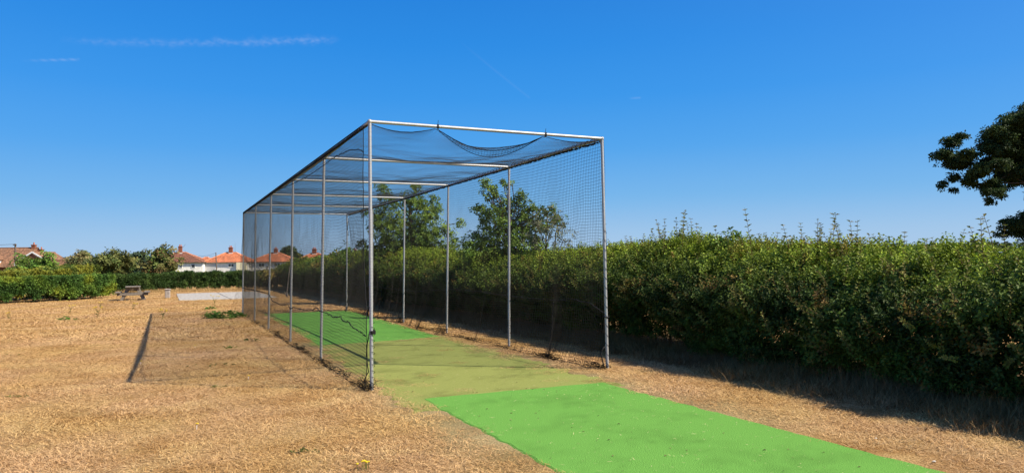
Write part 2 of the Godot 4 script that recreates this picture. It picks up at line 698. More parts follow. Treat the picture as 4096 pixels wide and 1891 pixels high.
func build_ground():
	var xs := PackedFloat32Array()
	for i in range(-140, 141):
		var k := i / 140.0
		xs.append(28.0 * k + 2470.0 * signf(k) * pow(absf(k), 9.0))
	var n := xs.size()
	var verts := PackedVector3Array()
	var norms := PackedVector3Array()
	var cols := PackedColorArray()
	var uvs := PackedVector2Array()
	var idx := PackedInt32Array()
	for j in n:
		for i in n:
			var p := Vector3(xs[i] - 4.0, 0, xs[j] - 12.0)
			p.y = 0.0
			verts.append(p)
			norms.append(Vector3.UP)
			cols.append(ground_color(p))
			uvs.append(Vector2(p.x, p.z) * 0.45)
	for j in n - 1:
		for i in n - 1:
			var a := j * n + i
			idx.append_array(PackedInt32Array([a, a + 1, a + n + 1, a, a + n + 1, a + n]))
	var arr := []
	arr.resize(Mesh.ARRAY_MAX)
	arr[Mesh.ARRAY_VERTEX] = verts
	arr[Mesh.ARRAY_NORMAL] = norms
	arr[Mesh.ARRAY_COLOR] = cols
	arr[Mesh.ARRAY_TEX_UV] = uvs
	arr[Mesh.ARRAY_INDEX] = idx
	var me := ArrayMesh.new()
	me.add_surface_from_arrays(Mesh.PRIMITIVE_TRIANGLES, arr)
	structure("ground", me, M.ground, "dry straw-coloured summer grass field under the net cage")


# a strip of carpet: four corners in (t, s), top at y, with frayed edges
func carpet(c: Array, y: float, fray: float, tone: float, sd: int) -> Mesh:
	var nt := 90
	var ns := 26
	var grid := []
	for i in nt + 1:
		var row := []
		for j in ns + 1:
			var u := float(i) / nt
			var v := float(j) / ns
			var q: Vector2 = (c[0] as Vector2).lerp(c[1], v).lerp((c[3] as Vector2).lerp(c[2], v), u)
			if j == 0 or j == ns:
				q.y += noise2.get_noise_2d(q.x * 2.2, sd + j * 7.0) * fray + noise2.get_noise_2d(q.x * 9.0, sd + j) * fray * 0.35
			if i == 0 or i == nt:
				q.x += noise2.get_noise_2d(q.y * 2.0, sd + i * 3.0) * fray + noise2.get_noise_2d(q.y * 8.0, sd + i) * fray * 0.35
			row.append(q)
		grid.append(row)
	var st := st_new()
	for i in nt:
		for j in ns:
			var vs := [[i, j], [i + 1, j], [i + 1, j + 1], [i, j + 1]]
			for k in [0, 1, 2, 0, 2, 3]:
				var w = vs[k]
				var p := at(grid[w[0]][w[1]].x, grid[w[0]][w[1]].y, y)
				var f := 1.0 + tone * (noise.get_noise_2d(p.x * 0.9 + sd, p.z * 0.9) + 0.6 * noise2.get_noise_2d(p.x * 4.0, p.z * 4.0 + sd))
				st.set_color(Color(f, f, f))
				st.set_normal(Vector3.UP)
				st.set_uv(Vector2(p.x, p.z) * 0.55)
				st.add_vertex(p)
	# cut edges down to the ground
	var rim := []
	for j in ns + 1:
		rim.append(grid[0][j])
	for i in range(1, nt + 1):
		rim.append(grid[i][ns])
	for j in range(ns - 1, -1, -1):
		rim.append(grid[nt][j])
	for i in range(nt - 1, 0, -1):
		rim.append(grid[i][0])
	var mid: Vector2 = ((c[0] as Vector2) + c[1] + c[2] + c[3]) * 0.25
	for i in rim.size():
		var a: Vector2 = rim[i]
		var b: Vector2 = rim[(i + 1) % rim.size()]
		var a2 := a + Vector2(signf(a.x - mid.x), signf(a.y - mid.y)) * 0.03     # sloped outward so the rim catches sun instead of a dark line
		var b2 := b + Vector2(signf(b.x - mid.x), signf(b.y - mid.y)) * 0.03
		quad(st, at(a2.x, a2.y, -0.002), at(b2.x, b2.y, -0.002), at(b.x, b.y, y), at(a.x, a.y, y))
	return st.commit()


func build_mats():
	var o := part("cricket_mat", carpet([Vector2(-1.75, 0.06), Vector2(-1.4, 3.1), Vector2(6.9, 3.35), Vector2(6.9, 0.35)], 0.0035, 0.20, 0.42, 3), M.olive_turf, self)
	tag(o, "worn olive cricket mat with frayed edges between the two bright green strips", "mat", "cricket mats")
	o = part("cricket_mat", carpet([Vector2(-9.5, 0.27), Vector2(-9.5, 2.95), Vector2(-1.05, 2.98), Vector2(-0.95, 0.40)], 0.0075, 0.04, 0.24, 9), M.green_turf, self)
	tag(o, "bright green artificial turf strip in the foreground, outside the cage mouth", "mat", "cricket mats")
	o = part("cricket_mat", carpet([Vector2(6.05, 0.45), Vector2(6.3, 3.25), Vector2(17.65, 3.72), Vector2(17.75, 0.66)], 0.0075, 0.05, 0.24, 15), M.green_turf, self)
	tag(o, "bright green artificial turf strip at the far end inside the net cage", "mat", "cricket mats")


func build_concrete():
	for q in [[-1.9, 0.55], [0.6, 3.0]]:
		var st := st_new()
		var c := [at(31.7, q[0]), at(31.9, q[1]), at(43.4, q[1]), at(43.0, q[0])]
		var up := Vector3(0, 0.03, 0)
		quad(st, c[0] + up, c[3] + up, c[2] + up, c[1] + up)
		for i in 4:
			quad(st, c[i] + up, c[(i + 1) % 4] + up, c[(i + 1) % 4], c[i])
		structure("concrete_pavement", st.commit(), M.concrete, "pale concrete pitch slab in front of the far hedge")


# ------------------------------------------------------------------ distance
func build_woods():
	# low rise far beyond the hedge, a wood along it
	var st := st_new()
	var n := 80
	for i in n:
		for k in 2:
			pass
		var a0 := -200.0 + 1500.0 * i / n
		var a1 := -200.0 + 1500.0 * (i + 1) / n
		var h0 := 5.0 + 4.0 * noise.get_noise_1d(a0 * 0.004)
		var h1 := 5.0 + 4.0 * noise.get_noise_1d(a1 * 0.004)
		var z := -760.0
		var c := Color(0.10, 0.11, 0.05)
		quad(st, Vector3(a0, -0.5, z + 90), Vector3(a0, h0, z), Vector3(a1, h1, z), Vector3(a1, -0.5, z + 90), c)
		quad(st, Vector3(a0, h0, z), Vector3(a0, -0.5, z - 150), Vector3(a1, -0.5, z - 150), Vector3(a1, h1, z), c)
	structure("hills", st.commit(), M.hill, "low far hillside beyond the right-hand hedge")
	var pl := []
	var ti := []
	for i in 3:
		var e: Array[Transform3D] = []
		pl.append(e)
		ti.append(PackedColorArray())
	for i in 900:
		var x := rr(-120.0, 900.0)
		var z := -rr(640.0, 760.0)
		var hgt := 6.0 + 6.0 * (0.5 + noise.get_noise_2d(x * 0.01, z * 0.01)) + rr(0, 3)
		var g := Color(0.03, 0.055, 0.022).lerp(Color(0.06, 0.075, 0.025), rng.randf())
		for j in 9:
			var k := rng.randi() % 3
			var base_h := 5.0 * clampf((-z - 640.0) / 120.0, 0, 1)
			var p := Vector3(x + rr(-4, 4), base_h + rr(0.2, 0.95) * hgt, z + rr(-4, 4))
			pl[k].append(place(p, Vector3(rr(-0.5, 0.5), 1, rr(-0.5, 0.5)), rr(18, 30)))
			ti[k].append(vary(g, 0.25))
	var root := thing("far_wood", "dark line of distant woodland on the horizon above the right-hand hedge", "woodland")
	root.set_meta("kind", "stuff")
	for k in 3:
		many("crowns", rosettes[k], M.foliage, pl[k], ti[k], root)


# ------------------------------------------------------------------ hedges
func right_top(t: float) -> float:
	var h := 1.60
	h += 0.22 * smoothstep(-3.0, 2.0, t)
	h -= 0.12 * smoothstep(4.0, 7.0, t)
	h += 0.40 * smoothstep(10.0, 24.0, t)
	h -= 0.20 * smoothstep(28.0, 40.0, t)
	h += 0.20 * exp(-pow((t - 2.3) / 1.2, 2.0))
	return h + 0.20 * noise.get_noise_1d(t * 0.9) + 0.22 * noise2.get_noise_1d(t * 2.2)


func right_profile(t: float, q: float) -> Array:
	# [position, outward normal] round the hedge, from the foot of the near face over the top to the back
	var h := right_top(t)
	var sh := h * 0.64
	var s: float
	var y: float
	var nrm: Vector3
	if q < 0.38:
		var k := q / 0.38
		y = lerpf(0.10 if t < 0.5 else 0.24, sh, k)
		s = (5.62 if t < 0.0 else 5.85) - (0.2 if t < 0.0 else 0.4) * sin(k * PI * 0.5)
		nrm = -ACROSS + Vector3(0, 0.15, 0)
	elif q < 0.70:
		var k := (q - 0.38) / 0.32
		y = lerpf(sh, h, lerpf(k, sin(k * PI * 0.5), 0.55))
		s = 5.46 + 1.6 * k
		nrm = (-ACROSS * (1.0 - k * 0.8) + Vector3(0, 0.4 + k, 0)).normalized()
	elif q < 0.88:
		var k := (q - 0.70) / 0.18
		y = h - 0.08 * k
		s = lerpf(7.06, 8.0, k)
		nrm = Vector3.UP
	else:
		var k := (q - 0.88) / 0.12
		y = lerpf(h - 0.1, 0.6, k)
		s = 8.1
		nrm = ACROSS
	s += 0.24 * noise.get_noise_2d(t * 1.1, y * 1.5 + 7.0) + 0.12 * noise2.get_noise_2d(t * 3.2, y * 3.4)
	y += 0.11 * noise2.get_noise_2d(t * 2.6, q * 9.0 + 31.0)
	return [at(t, s, y), nrm]


func build_right_hedge():
	var root := thing("hedge", "tall overgrown hawthorn hedge with upright shoots, running along the right of the cage", "hedge", Vector3.ZERO, 0.0, "hedges round the field")
	rng.seed = 900
	var pl := []
	var ti := []
	for i in 4:
		var e: Array[Transform3D] = []
		pl.append(e)
		ti.append(PackedColorArray())
	# young top leaves paler, old ones darker; sun and shade painted into both
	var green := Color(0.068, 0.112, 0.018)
	var dark := Color(0.030, 0.058, 0.012)  # lowered so the near face of the hedge looks shaded
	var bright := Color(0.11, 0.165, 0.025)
	var young := Color(0.37, 0.48, 0.045)  # brightened so the top leaves look sunlit
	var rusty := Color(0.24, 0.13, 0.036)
	for zone in [[-10.0, 6.0, 44000, 1.25], [6.0, 20.0, 26000, 1.5], [20.0, 51.0, 30000, 2.0]]:
		for i in zone[2]:
			var t := rr(zone[0], zone[1])
			var q := rng.randf()
			var r := right_profile(t, q)
			var p: Vector3 = r[0]
			var nrm: Vector3 = r[1]
			# thin patches near the foot where the field behind shows through
			if p.y < 0.85 and noise.get_noise_2d(t * 0.8, p.y * 1.2 + 90.0) > 0.27 + (p.y - 0.3) * 0.6 and rng.randf() < 0.9:
				continue
			p -= nrm * ((-log(1.0 - rng.randf() * 0.97)) * (0.22 if q < 0.38 else 0.11) - 0.12 * pow(rng.randf(), 4.0))
			var k := rng.randi() % 4
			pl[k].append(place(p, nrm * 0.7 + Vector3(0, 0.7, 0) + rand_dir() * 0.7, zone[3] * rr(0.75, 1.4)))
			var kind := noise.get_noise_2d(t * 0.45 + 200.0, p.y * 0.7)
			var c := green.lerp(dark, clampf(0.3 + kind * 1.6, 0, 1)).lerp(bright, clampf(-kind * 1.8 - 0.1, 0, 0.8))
			c = c.lerp(young, clampf((q - 0.39) * 4.0, 0.0, 1.0) * rr(0.2, 0.95))  # sunlit tone painted on from the shoulder upward
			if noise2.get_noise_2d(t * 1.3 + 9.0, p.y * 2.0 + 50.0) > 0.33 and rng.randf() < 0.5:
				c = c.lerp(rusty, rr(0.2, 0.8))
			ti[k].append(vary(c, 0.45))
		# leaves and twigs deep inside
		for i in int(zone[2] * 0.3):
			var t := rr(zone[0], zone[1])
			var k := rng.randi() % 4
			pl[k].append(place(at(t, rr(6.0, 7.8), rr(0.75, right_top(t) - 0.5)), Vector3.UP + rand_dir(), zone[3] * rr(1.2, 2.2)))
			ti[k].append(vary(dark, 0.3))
	for k in 4:
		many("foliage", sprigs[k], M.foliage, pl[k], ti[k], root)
	for m in 2:
		var bp: Array[Transform3D] = []
		var bc := PackedColorArray()
		for i in 46:
			var tt := rr(-8.5, 14.0)
			var qq := rr(0.05, 0.72)
			for j in 26:
				var r := right_profile(tt + rr(-0.35, 0.35), clampf(qq + rr(-0.07, 0.07), 0.0, 0.8))
				bp.append(place((r[0] as Vector3) + (r[1] as Vector3) * rr(-0.02, 0.09), (r[1] as Vector3) * 0.5 + Vector3(0, 0.8, 0) + rand_dir() * 0.6, rr(0.5, 0.85)))
				bc.append(vary(Color(0.085, 0.15, 0.022).lerp(young, clampf((qq - 0.38) * 3.0, 0, 1) * rng.randf()), 0.4))  # higher leaves turned paler, sunlight put into the colour
		many("bramble_leaves", rosettes[m], M.foliage, bp, bc, root)
	# stems standing in the hedge
	var st := st_new()
	var t := -10.0
	while t < 50.0:
		var base := at(t, rr(6.1, 6.8), 0)
		limb(st, base, base + Vector3(rr(-0.2, 0.2), 1.3, rr(-0.2, 0.2)), rr(0.012, 0.03), 0.008)
		limb(st, base + Vector3(0, 0.3, 0), base + Vector3(rr(-0.6, 0.6), 1.2, rr(-0.6, 0.6)), 0.012, 0.005)
		t += rr(0.2, 0.5)
	tag(part("stems", st.commit(), M.bark, root), "", "", "", "stuff")
	# the long shoots that stand clear of the top: [t, top height]
	var tops := [[4.23, 2.15], [3.28, 2.44], [3.05, 2.32], [2.56, 2.62], [2.29, 2.78], [2.16, 2.6], [2.01, 2.68], [1.86, 2.6], [1.72, 2.73], [1.55, 2.45], [0.86, 2.28], [0.59, 2.36], [0.3, 2.15], [-0.05, 2.2], [-0.22, 2.62], [-0.4, 2.2], [-0.84, 2.32], [-1.09, 2.3], [-1.35, 2.28], [-1.46, 2.44], [-1.62, 2.35], [-1.8, 2.44], [-1.93, 2.3], [-2.12, 2.22], [-2.84, 2.08], [-3.48, 2.1], [-3.6, 1.98], [-3.95, 2.12], [-4.06, 2.28], [-4.14, 2.2], [-4.25, 2.12], [6.0, 2.2], [6.6, 2.1], [7.4, 2.25], [5.2, 2.25], [3.6, 2.3], [2.75, 2.5], [2.4, 2.62], [1.3, 2.25], [1.05, 2.2], [-0.6, 2.12], [-1.7, 2.2], [-2.0, 2.3], [-2.3, 2.1], [-2.5, 2.0], [-3.1, 1.98], [-4.5, 2.1], [-4.7, 2.0]]
	for i in tops.size():
		var q: Array = tops[i]
		var low := right_top(q[0]) - 0.22
		var h: float = q[1] - low
		var o := part("shoot", shoots[i % 5], M.foliage, root, at(q[0], 6.9 + 0.25 * sin(i * 2.1), low))
		var w: float = clampf(sqrt(h / 0.7), 0.75, 1.25)
		o.scale = Vector3(w, h / 0.7, w)
		o.rotation = Vector3(rr(-0.16, 0.16), rr(0, TAU), rr(-0.16, 0.16))
	# shorter ragged shoots, too many to pick apart
	var sp: Array[Transform3D] = []
	var sc := PackedColorArray()
	for i in 950:
		var tt := rr(-8.0, 40.0) if i > 620 else rr(-8.0, 8.0)
		var p: Array = right_profile(tt, rr(0.2, 0.75))
		var lean := frame_for(((p[1] as Vector3) * rr(0.2, 0.9) + Vector3(0, rr(0.3, 1.0), 0) + rand_dir() * 0.4).normalized())
		var f := Transform3D((lean * Basis(Vector3.UP, rr(0, TAU))).scaled(Vector3.ONE * rr(0.35, 0.8)), (p[0] as Vector3) - Vector3(0, 0.12, 0))
		sp.append(f)
		sc.append(vary(Color(1, 1, 1), 0.2))
	many("short_shoots", shoots[1], M.foliage, sp, sc, root)


# a clipped hedge along a line of (t, s) points, foliage scattered over a box section
func clipped_hedge(root: Node3D, pts: Array, h0: float, h1: float, thick: float, per_m: int, scale: float, greens: Array, foot: float, loose: float, meshes: Array):
	var pl := []
	var ti := []
	for i in meshes.size():
		var e: Array[Transform3D] = []
		pl.append(e)
		ti.append(PackedColorArray())
	var st := st_new()
	for a in pts.size() - 1:
		var A: Vector3 = at(pts[a].x, pts[a].y)
		var B: Vector3 = at(pts[a + 1].x, pts[a + 1].y)
		var len := A.distance_to(B)
		var d := (B - A) / len
		var back := Vector3(d.z, 0, -d.x)      # away from the viewer when the points run from left to right
		for i in int(len * per_m):
			var k := rng.randf()
			var u := rng.randf()
			var h := lerpf(h0, h1, (a + u) / (pts.size() - 1)) + loose * noise.get_noise_2d(A.x + u * len * 0.8, 3.0)
			var p := A + d * len * u
			var nrm: Vector3
			if k < 0.55:
				p += Vector3(0, rr(foot, h), 0)
				nrm = -back
			elif k < 0.9:
				p += Vector3(0, h, 0) + back * thick * rng.randf()
				nrm = Vector3.UP
			else:
				p += Vector3(0, rr(foot, h), 0) + back * thick * rng.randf()
				nrm = Vector3.UP
			if p.y < foot + 0.28 and noise2.get_noise_2d(u * len * 1.7 + a * 9.0, 5.0) > 0.05:
				continue
			p -= nrm * ((-log(1.0 - rng.randf() * 0.95)) * 0.17 + (0.12 + loose * 0.5) * noise.get_noise_3dv(p * 1.6))
			var m := rng.randi() % meshes.size()
			pl[m].append(place(p, nrm + rand_dir() * 0.9, scale * rr(0.75, 1.3)))
			var g: float = clampf(0.5 + 1.3 * noise.get_noise_3dv(p * 0.55), 0, 1) * (greens.size() - 1)
			var gi := mini(int(g), greens.size() - 2)
			ti[m].append(vary((greens[gi] as Color).lerp(greens[gi + 1], g - gi) * 1.5, 0.5))
		var x := 0.0
		while x < len:
			var b := A + d * x + back * thick * rr(0.2, 0.8)
			limb(st, b, b + Vector3(rr(-0.08, 0.08), h0 * 0.8, rr(-0.08, 0.08)), rr(0.015, 0.035), 0.012, 0.05)
			x += rr(0.25, 0.6)
	for m in meshes.size():
		many("foliage", meshes[m], M.foliage, pl[m], ti[m], root)
	tag(part("stems", st.commit(), M.bark, root), "", "", "", "stuff")


func build_far_hedge():
	rng.seed = 910
	var root := thing("hedge", "dark green clipped hedge along the far side of the field, behind the concrete slab", "hedge", Vector3.ZERO, 0.0, "hedges round the field")
	clipped_hedge(root, [Vector2(46.5, -9.0), Vector2(48.4, -3.6), Vector2(49.6, -1.62), Vector2(49.6, 2.68), Vector2(50.0, 7.2)], 1.22, 1.36, 1.6, 1000, 1.0, [Color(0.022, 0.045, 0.012), Color(0.032, 0.062, 0.015), Color(0.055, 0.088, 0.02)], 0.06, 0.16, rosettes)


func build_left_hedges():
	rng.seed = 920
	var root := thing("hedge", "neatly clipped beech hedge at the far left with bare stems showing below", "hedge", Vector3.ZERO, 0.0, "hedges round the field")
	clipped_hedge(root, [Vector2(29.0, -18.5), Vector2(34.78, -10.2), Vector2(36.98, -6.95), Vector2(39.8, -5.3)], 1.27, 1.30, 1.5, 1000, 1.1, [Color(0.03, 0.065, 0.014), Color(0.05, 0.10, 0.018), Color(0.085, 0.14, 0.022), Color(0.15, 0.18, 0.02)], 0.22, 0.05, rosettes)
	root = thing("hedge", "loose yellow-green hedge rising behind the clipped beech hedge at the left", "hedge", Vector3.ZERO, 0.0, "hedges round the field")
	clipped_hedge(root, [Vector2(31.5, -20.5), Vector2(37.6, -11.2), Vector2(40.6, -8.0), Vector2(43.6, -6.4)], 1.38, 1.82, 2.2, 1100, 1.25, [Color(0.06, 0.10, 0.02), Color(0.105, 0.13, 0.022), Color(0.17, 0.165, 0.02), Color(0.12, 0.15, 0.025)], 0.3, 0.22, rosettes)


# ------------------------------------------------------------------ trees
func tree(called: String, label: String, category: String, where: Vector3, clumps: Array, per_m2: float, scale: float, greens: Array, trunk_r: float, trunk_h: float, group := "", squash := 0.85, hollow := 0.5, meshes: Array = []) -> Node3D:
	var root := thing(called, label, category, where, 0.0, group)
	var st := st_new()
	var top := Vector3(rr(-0.1, 0.1), trunk_h, rr(-0.1, 0.1))
	var pts := PackedVector3Array()
	for i in 7:
		var k := i / 6.0
		pts.append(top * k + Vector3(rr(-1, 1), 0, rr(-1, 1)) * trunk_r * 0.6 * k)
	tube(st, pts, trunk_r * 1.2, trunk_r * 0.55, 8)
	part("trunk", st.commit(), M.bark, root)
	var number := 0
	for c in clumps:
		number += 1
		if clumps.size() > 60 and number % 7 != 0:
			continue
		var from := top * clampf(rr(0.45, 1.0), 0, 1)
		if (c[0] as Vector3).y < from.y:
			from = top * clampf((c[0] as Vector3).y / trunk_h * 0.7, 0.1, 1.0)
		var b := st_new()
		limb(b, from, c[0], trunk_r * (0.32 if clumps.size() <= 60 else 0.16), 0.012, 0.12 if clumps.size() <= 60 else 0.3)
		part("branch", b.commit(), M.bark, root)
	crown("crown", clumps, per_m2, scale, greens, rosettes if meshes.is_empty() else meshes, root, squash, hollow)
	return root


func ball_clumps(n: int, rx: float, y0: float, y1: float, r: float) -> Array:
	var out := []
	for i in n:
		var k := rng.randf()
		var w := sin(PI * clampf(0.12 + 0.83 * k, 0, 1))
		var a := rr(0, TAU)
		var d := rx * w * sqrt(rng.randf())
		out.append([Vector3(cos(a) * d, lerpf(y0, y1, k), sin(a) * d), r * rr(0.7, 1.25)])
	return out


func flat_clumps(list: Array, deep: float, grow := 1.0) -> Array:
	var out := []
	for q in list:
		out.append([Vector3(q[0], q[1], rr(-deep, deep)), q[2] * grow])
	return out


func build_trees():
	rng.seed = 930
	var oak := [Color(0.085, 0.14, 0.024), Color(0.14, 0.20, 0.03), Color(0.06, 0.105, 0.022)]
	tree("oak_tree", "young bushy oak rising from the hedge behind the middle of the cage", "tree", at(21.03, 7.2), flat_clumps([[-1.11, 5.11, 0.17], [-1.11, 4.89, 0.36], [0.29, 5.09, 0.26], [0.06, 4.53, 0.5], [-0.78, 4.43, 0.5], [-1.34, 3.83, 0.5], [-0.78, 3.54, 0.75], [0.51, 4.42, 0.45], [1.07, 4.63, 0.2], [1.18, 4.18, 0.3], [0.84, 3.79, 0.55], [0.16, 3.41, 0.75], [-0.96, 2.87, 0.7], [-1.62, 3.44, 0.3], [-2.13, 2.66, 0.24], [-2.01, 4.0, 0.15], [1.62, 3.22, 0.3], [2.23, 3.55, 0.24], [1.95, 2.99, 0.2], [1.22, 3.12, 0.36], [0.72, 2.85, 0.62], [-0.12, 2.58, 0.75], [-1.5, 2.2, 0.6], [1.1, 2.25, 0.65], [0.3, 2.1, 0.7], [-0.6, 2.2, 0.7], [1.8, 2.5, 0.45]], 0.5, 0.98), 125.0, 1.0, oak, 0.10, 4.4, "young oaks in the right-hand hedge")
	tree("oak_tree", "young spindly oak with open branches rising from the hedge behind the third bay", "tree", at(10.51, 7.2), flat_clumps([[-0.88, 4.29, 0.1], [-0.8, 4.17, 0.12], [-0.68, 4.05, 0.14], [-0.53, 3.89, 0.17], [-0.41, 3.73, 0.15], [-0.29, 4.26, 0.11], [-0.17, 4.12, 0.1], [0.01, 4.19, 0.07], [0.26, 3.8, 0.15], [0.18, 3.64, 0.18], [-0.14, 3.56, 0.17], [-0.96, 3.93, 0.08], [-0.73, 3.73, 0.12], [0.53, 3.48, 0.19], [-1.24, 3.38, 0.1], [-0.97, 3.38, 0.17], [-0.73, 3.26, 0.24], [-0.42, 3.41, 0.19], [-0.42, 3.06, 0.28], [-0.03, 3.25, 0.3], [0.36, 3.16, 0.25], [0.84, 3.27, 0.18], [1.23, 3.35, 0.13], [1.07, 3.23, 0.15], [-0.93, 2.99, 0.15], [-0.82, 2.75, 0.22], [-1.14, 2.56, 0.18], [-0.74, 2.47, 0.32], [-1.37, 2.32, 0.25], [-0.27, 2.66, 0.38], [0.16, 2.85, 0.28], [0.6, 3.0, 0.22], [-1.06, 2.24, 0.25], [0.5, 2.6, 0.32], [0.95, 2.85, 0.25], [0.1, 2.3, 0.4], [-0.6, 2.1, 0.4], [1.35, 3.05, 0.2], [0.7, 2.2, 0.35], [-1.35, 2.05, 0.3]], 0.3, 1.02), 190.0, 0.88, oak, 0.06, 3.7, "young oaks in the right-hand hedge")
	tree("shrub", "thin grey-green half-bare shrub beside the spindly young oak", "shrub", at(8.42, 7.3), flat_clumps([[0.0, 3.1, 0.32], [-0.3, 2.8, 0.3], [0.3, 2.75, 0.33], [0.1, 2.5, 0.4], [-0.35, 2.4, 0.35], [0.45, 2.35, 0.35]], 0.3), 80.0, 0.6, [Color(0.10, 0.115, 0.06), Color(0.13, 0.13, 0.08)], 0.03, 2.6)
	# the big oak, most of which stands outside the picture
	var q := flat_clumps([[-6.11, 8.92, 0.5], [-6.9, 8.39, 0.58], [-7.76, 8.1, 0.46], [-8.55, 7.56, 0.46], [-9.17, 7.42, 0.36], [-9.66, 6.81, 0.44], [-10.05, 6.58, 0.27], [-9.21, 6.49, 0.54], [-8.43, 6.87, 0.61], [-7.48, 7.32, 0.69], [-6.54, 7.84, 0.77], [-6.58, 6.84, 0.77], [-5.94, 7.37, 0.69], [-5.99, 6.21, 0.69], [-7.36, 6.46, 0.5], [-8.3, 6.09, 0.42], [-9.24, 5.8, 0.42], [-9.86, 5.57, 0.28], [-10.02, 5.34, 0.18], [-8.78, 5.56, 0.24], [-7.32, 5.7, 0.45], [-6.62, 5.8, 0.5], [-6.18, 5.5, 0.42], [-9.05, 4.71, 0.25], [-8.57, 5.01, 0.27], [-8.11, 5.16, 0.22], [-8.37, 4.4, 0.2], [-6.22, 4.36, 0.36], [-6.09, 3.82, 0.46], [-6.64, 3.52, 0.46], [-7.11, 3.22, 0.36], [-6.43, 2.98, 0.54], [-7.21, 2.77, 0.22], [-6.13, 2.75, 0.46]], 1.3)
	var extra := []
	for c in q:
		for k in 2:
			extra.append([(c[0] as Vector3) + Vector3(rr(-0.1, 0.75), rr(-0.45, 0.45), rr(-0.7, 0.7)), float(c[1]) * rr(0.6, 1.0)])
	q.append_array(extra)
	for i in 46:
		var a := rr(-1.9, 1.9)
		var d := rr(0.0, 5.6)
		q.append([Vector3(cos(a) * d - 1.5 + rr(-1, 1), rr(4.2, 11.5 - absf(d) * 0.45), sin(a) * d * 1.2), rr(0.7, 1.2)])
	tree("oak_tree", "large dark spreading oak at the right edge, reaching over the hedge", "tree", Vector3(31.55, 0, -35.0), q, 170.0, 1.35, [Color(0.016, 0.03, 0.009), Color(0.022, 0.04, 0.011), Color(0.032, 0.052, 0.013)], 0.5, 6.5, "", 0.5, 0.62)
	# behind the left-hand hedges
	var mid := [Color(0.05, 0.09, 0.02), Color(0.10, 0.12, 0.025), Color(0.14, 0.12, 0.03)]
	tree("shrub", "mid green garden shrub with a bare patch, in front of the brown-roofed house", "shrub", Vector3(-34.9, 0, -52.0), ball_clumps(24, 1.6, 0.5, 2.35, 0.42), 26.0, 2.1, [Color(0.05, 0.10, 0.018), Color(0.085, 0.14, 0.022), Color(0.12, 0.13, 0.03)], 0.07, 2.4, "shrubs behind the left-hand hedge")
	tree("shrub", "small dark sapling in front of the left part of the brown roof", "shrub", Vector3(-36.2, 0, -53.0), ball_clumps(12, 1.1, 0.6, 2.6, 0.45), 26.0, 2.0, [Color(0.04, 0.085, 0.016), Color(0.07, 0.12, 0.022)], 0.05, 2.1, "shrubs behind the left-hand hedge")
	tree("shrub", "bright green sapling with a leafy top arching right beside the brown-roofed house", "shrub", Vector3(-33.9, 0, -52.0), ball_clumps(12, 1.1, 0.5, 2.2, 0.5) + [[Vector3(0.2, 2.6, 0), 0.3], [Vector3(0.6, 2.8, 0), 0.22], [Vector3(0.1, 2.95, 0), 0.2]], 28.0, 1.9, [Color(0.05, 0.11, 0.02), Color(0.09, 0.15, 0.022)], 0.05, 2.2, "shrubs behind the left-hand hedge")
	var grey := [Color(0.06, 0.085, 0.03), Color(0.10, 0.105, 0.04), Color(0.14, 0.11, 0.05)]
	tree("ash_tree", "low olive-brown tree with two humps, right of the small tiled outbuilding", "tree", Vector3(-65.6, 0, -110.0), ball_clumps(30, 2.0, 1.4, 3.7, 0.75) + [[Vector3(0.3, 3.9, 0), 0.6]], 12.0, 4.0, grey, 0.14, 2.6, "trees between the hedge and the houses")
	tree("ash_tree", "broad ragged tree with upright twigs on top, in the middle of the left-hand treeline", "tree", Vector3(-52.8, 0, -95.0), ball_clumps(38, 2.4, 1.2, 3.5, 0.75) + [[Vector3(-0.6, 4.0, 0), 0.35], [Vector3(1.7, 3.7, 0), 0.3], [Vector3(0.2, 3.9, 0), 0.4]], 13.0, 3.6, [Color(0.045, 0.07, 0.02), Color(0.08, 0.095, 0.028), Color(0.10, 0.10, 0.03)], 0.15, 2.6, "trees between the hedge and the houses")
	tree("cedar_tree", "dark blue-green conifer with a pale lower skirt, left of the drooping tree", "tree", Vector3(-67.6, 0, -130.0), ball_clumps(34, 2.5, 1.2, 4.3, 0.8), 12.0, 4.0, [Color(0.025, 0.05, 0.03), Color(0.05, 0.075, 0.05), Color(0.035, 0.06, 0.03)], 0.15, 3.4, "trees between the hedge and the houses", 0.6)
	tree("shrub", "yellow-green shrub below the conifer", "shrub", Vector3(-45.0, 0, -92.0), ball_clumps(14, 1.3, 0.4, 2.2, 0.6), 14.0, 3.2, [Color(0.10, 0.13, 0.02), Color(0.14, 0.16, 0.025)], 0.07, 1.8)
	tree("elder_tree", "drooping elder tree with dangling leaf sprays, in front of the dark red roof", "tree", Vector3(-27.75, 0, -57.0), ball_clumps(34, 1.2, 1.2, 3.0, 0.42) + [[Vector3(-1.3, 3.0, 0), 0.2], [Vector3(0.9, 3.15, 0), 0.2], [Vector3(1.5, 2.3, 0), 0.22], [Vector3(-1.6, 2.2, 0), 0.3], [Vector3(0.3, 3.3, 0), 0.25]], 30.0, 2.2, [Color(0.05, 0.085, 0.02), Color(0.09, 0.115, 0.03), Color(0.12, 0.085, 0.035)], 0.06, 2.4)
	tree("far_tree", "round dark tree standing behind the orange-roofed bungalow inside the net view", "tree", Vector3(-57.6, 0, -186.0), ball_clumps(30, 2.4, 2.0, 6.2, 1.0), 7.0, 5.5, [Color(0.03, 0.055, 0.02), Color(0.055, 0.075, 0.025)], 0.2, 4.5, "trees between the hedge and the houses")
	tree("far_tree", "pale green treetop between the dark red roof and the orange roofs", "tree", Vector3(-74.2, 0, -190.0), ball_clumps(26, 3.2, 2.0, 4.8, 0.9), 7.0, 5.0, [Color(0.06, 0.085, 0.035), Color(0.08, 0.10, 0.04)], 0.2, 3.5, "trees between the hedge and the houses")
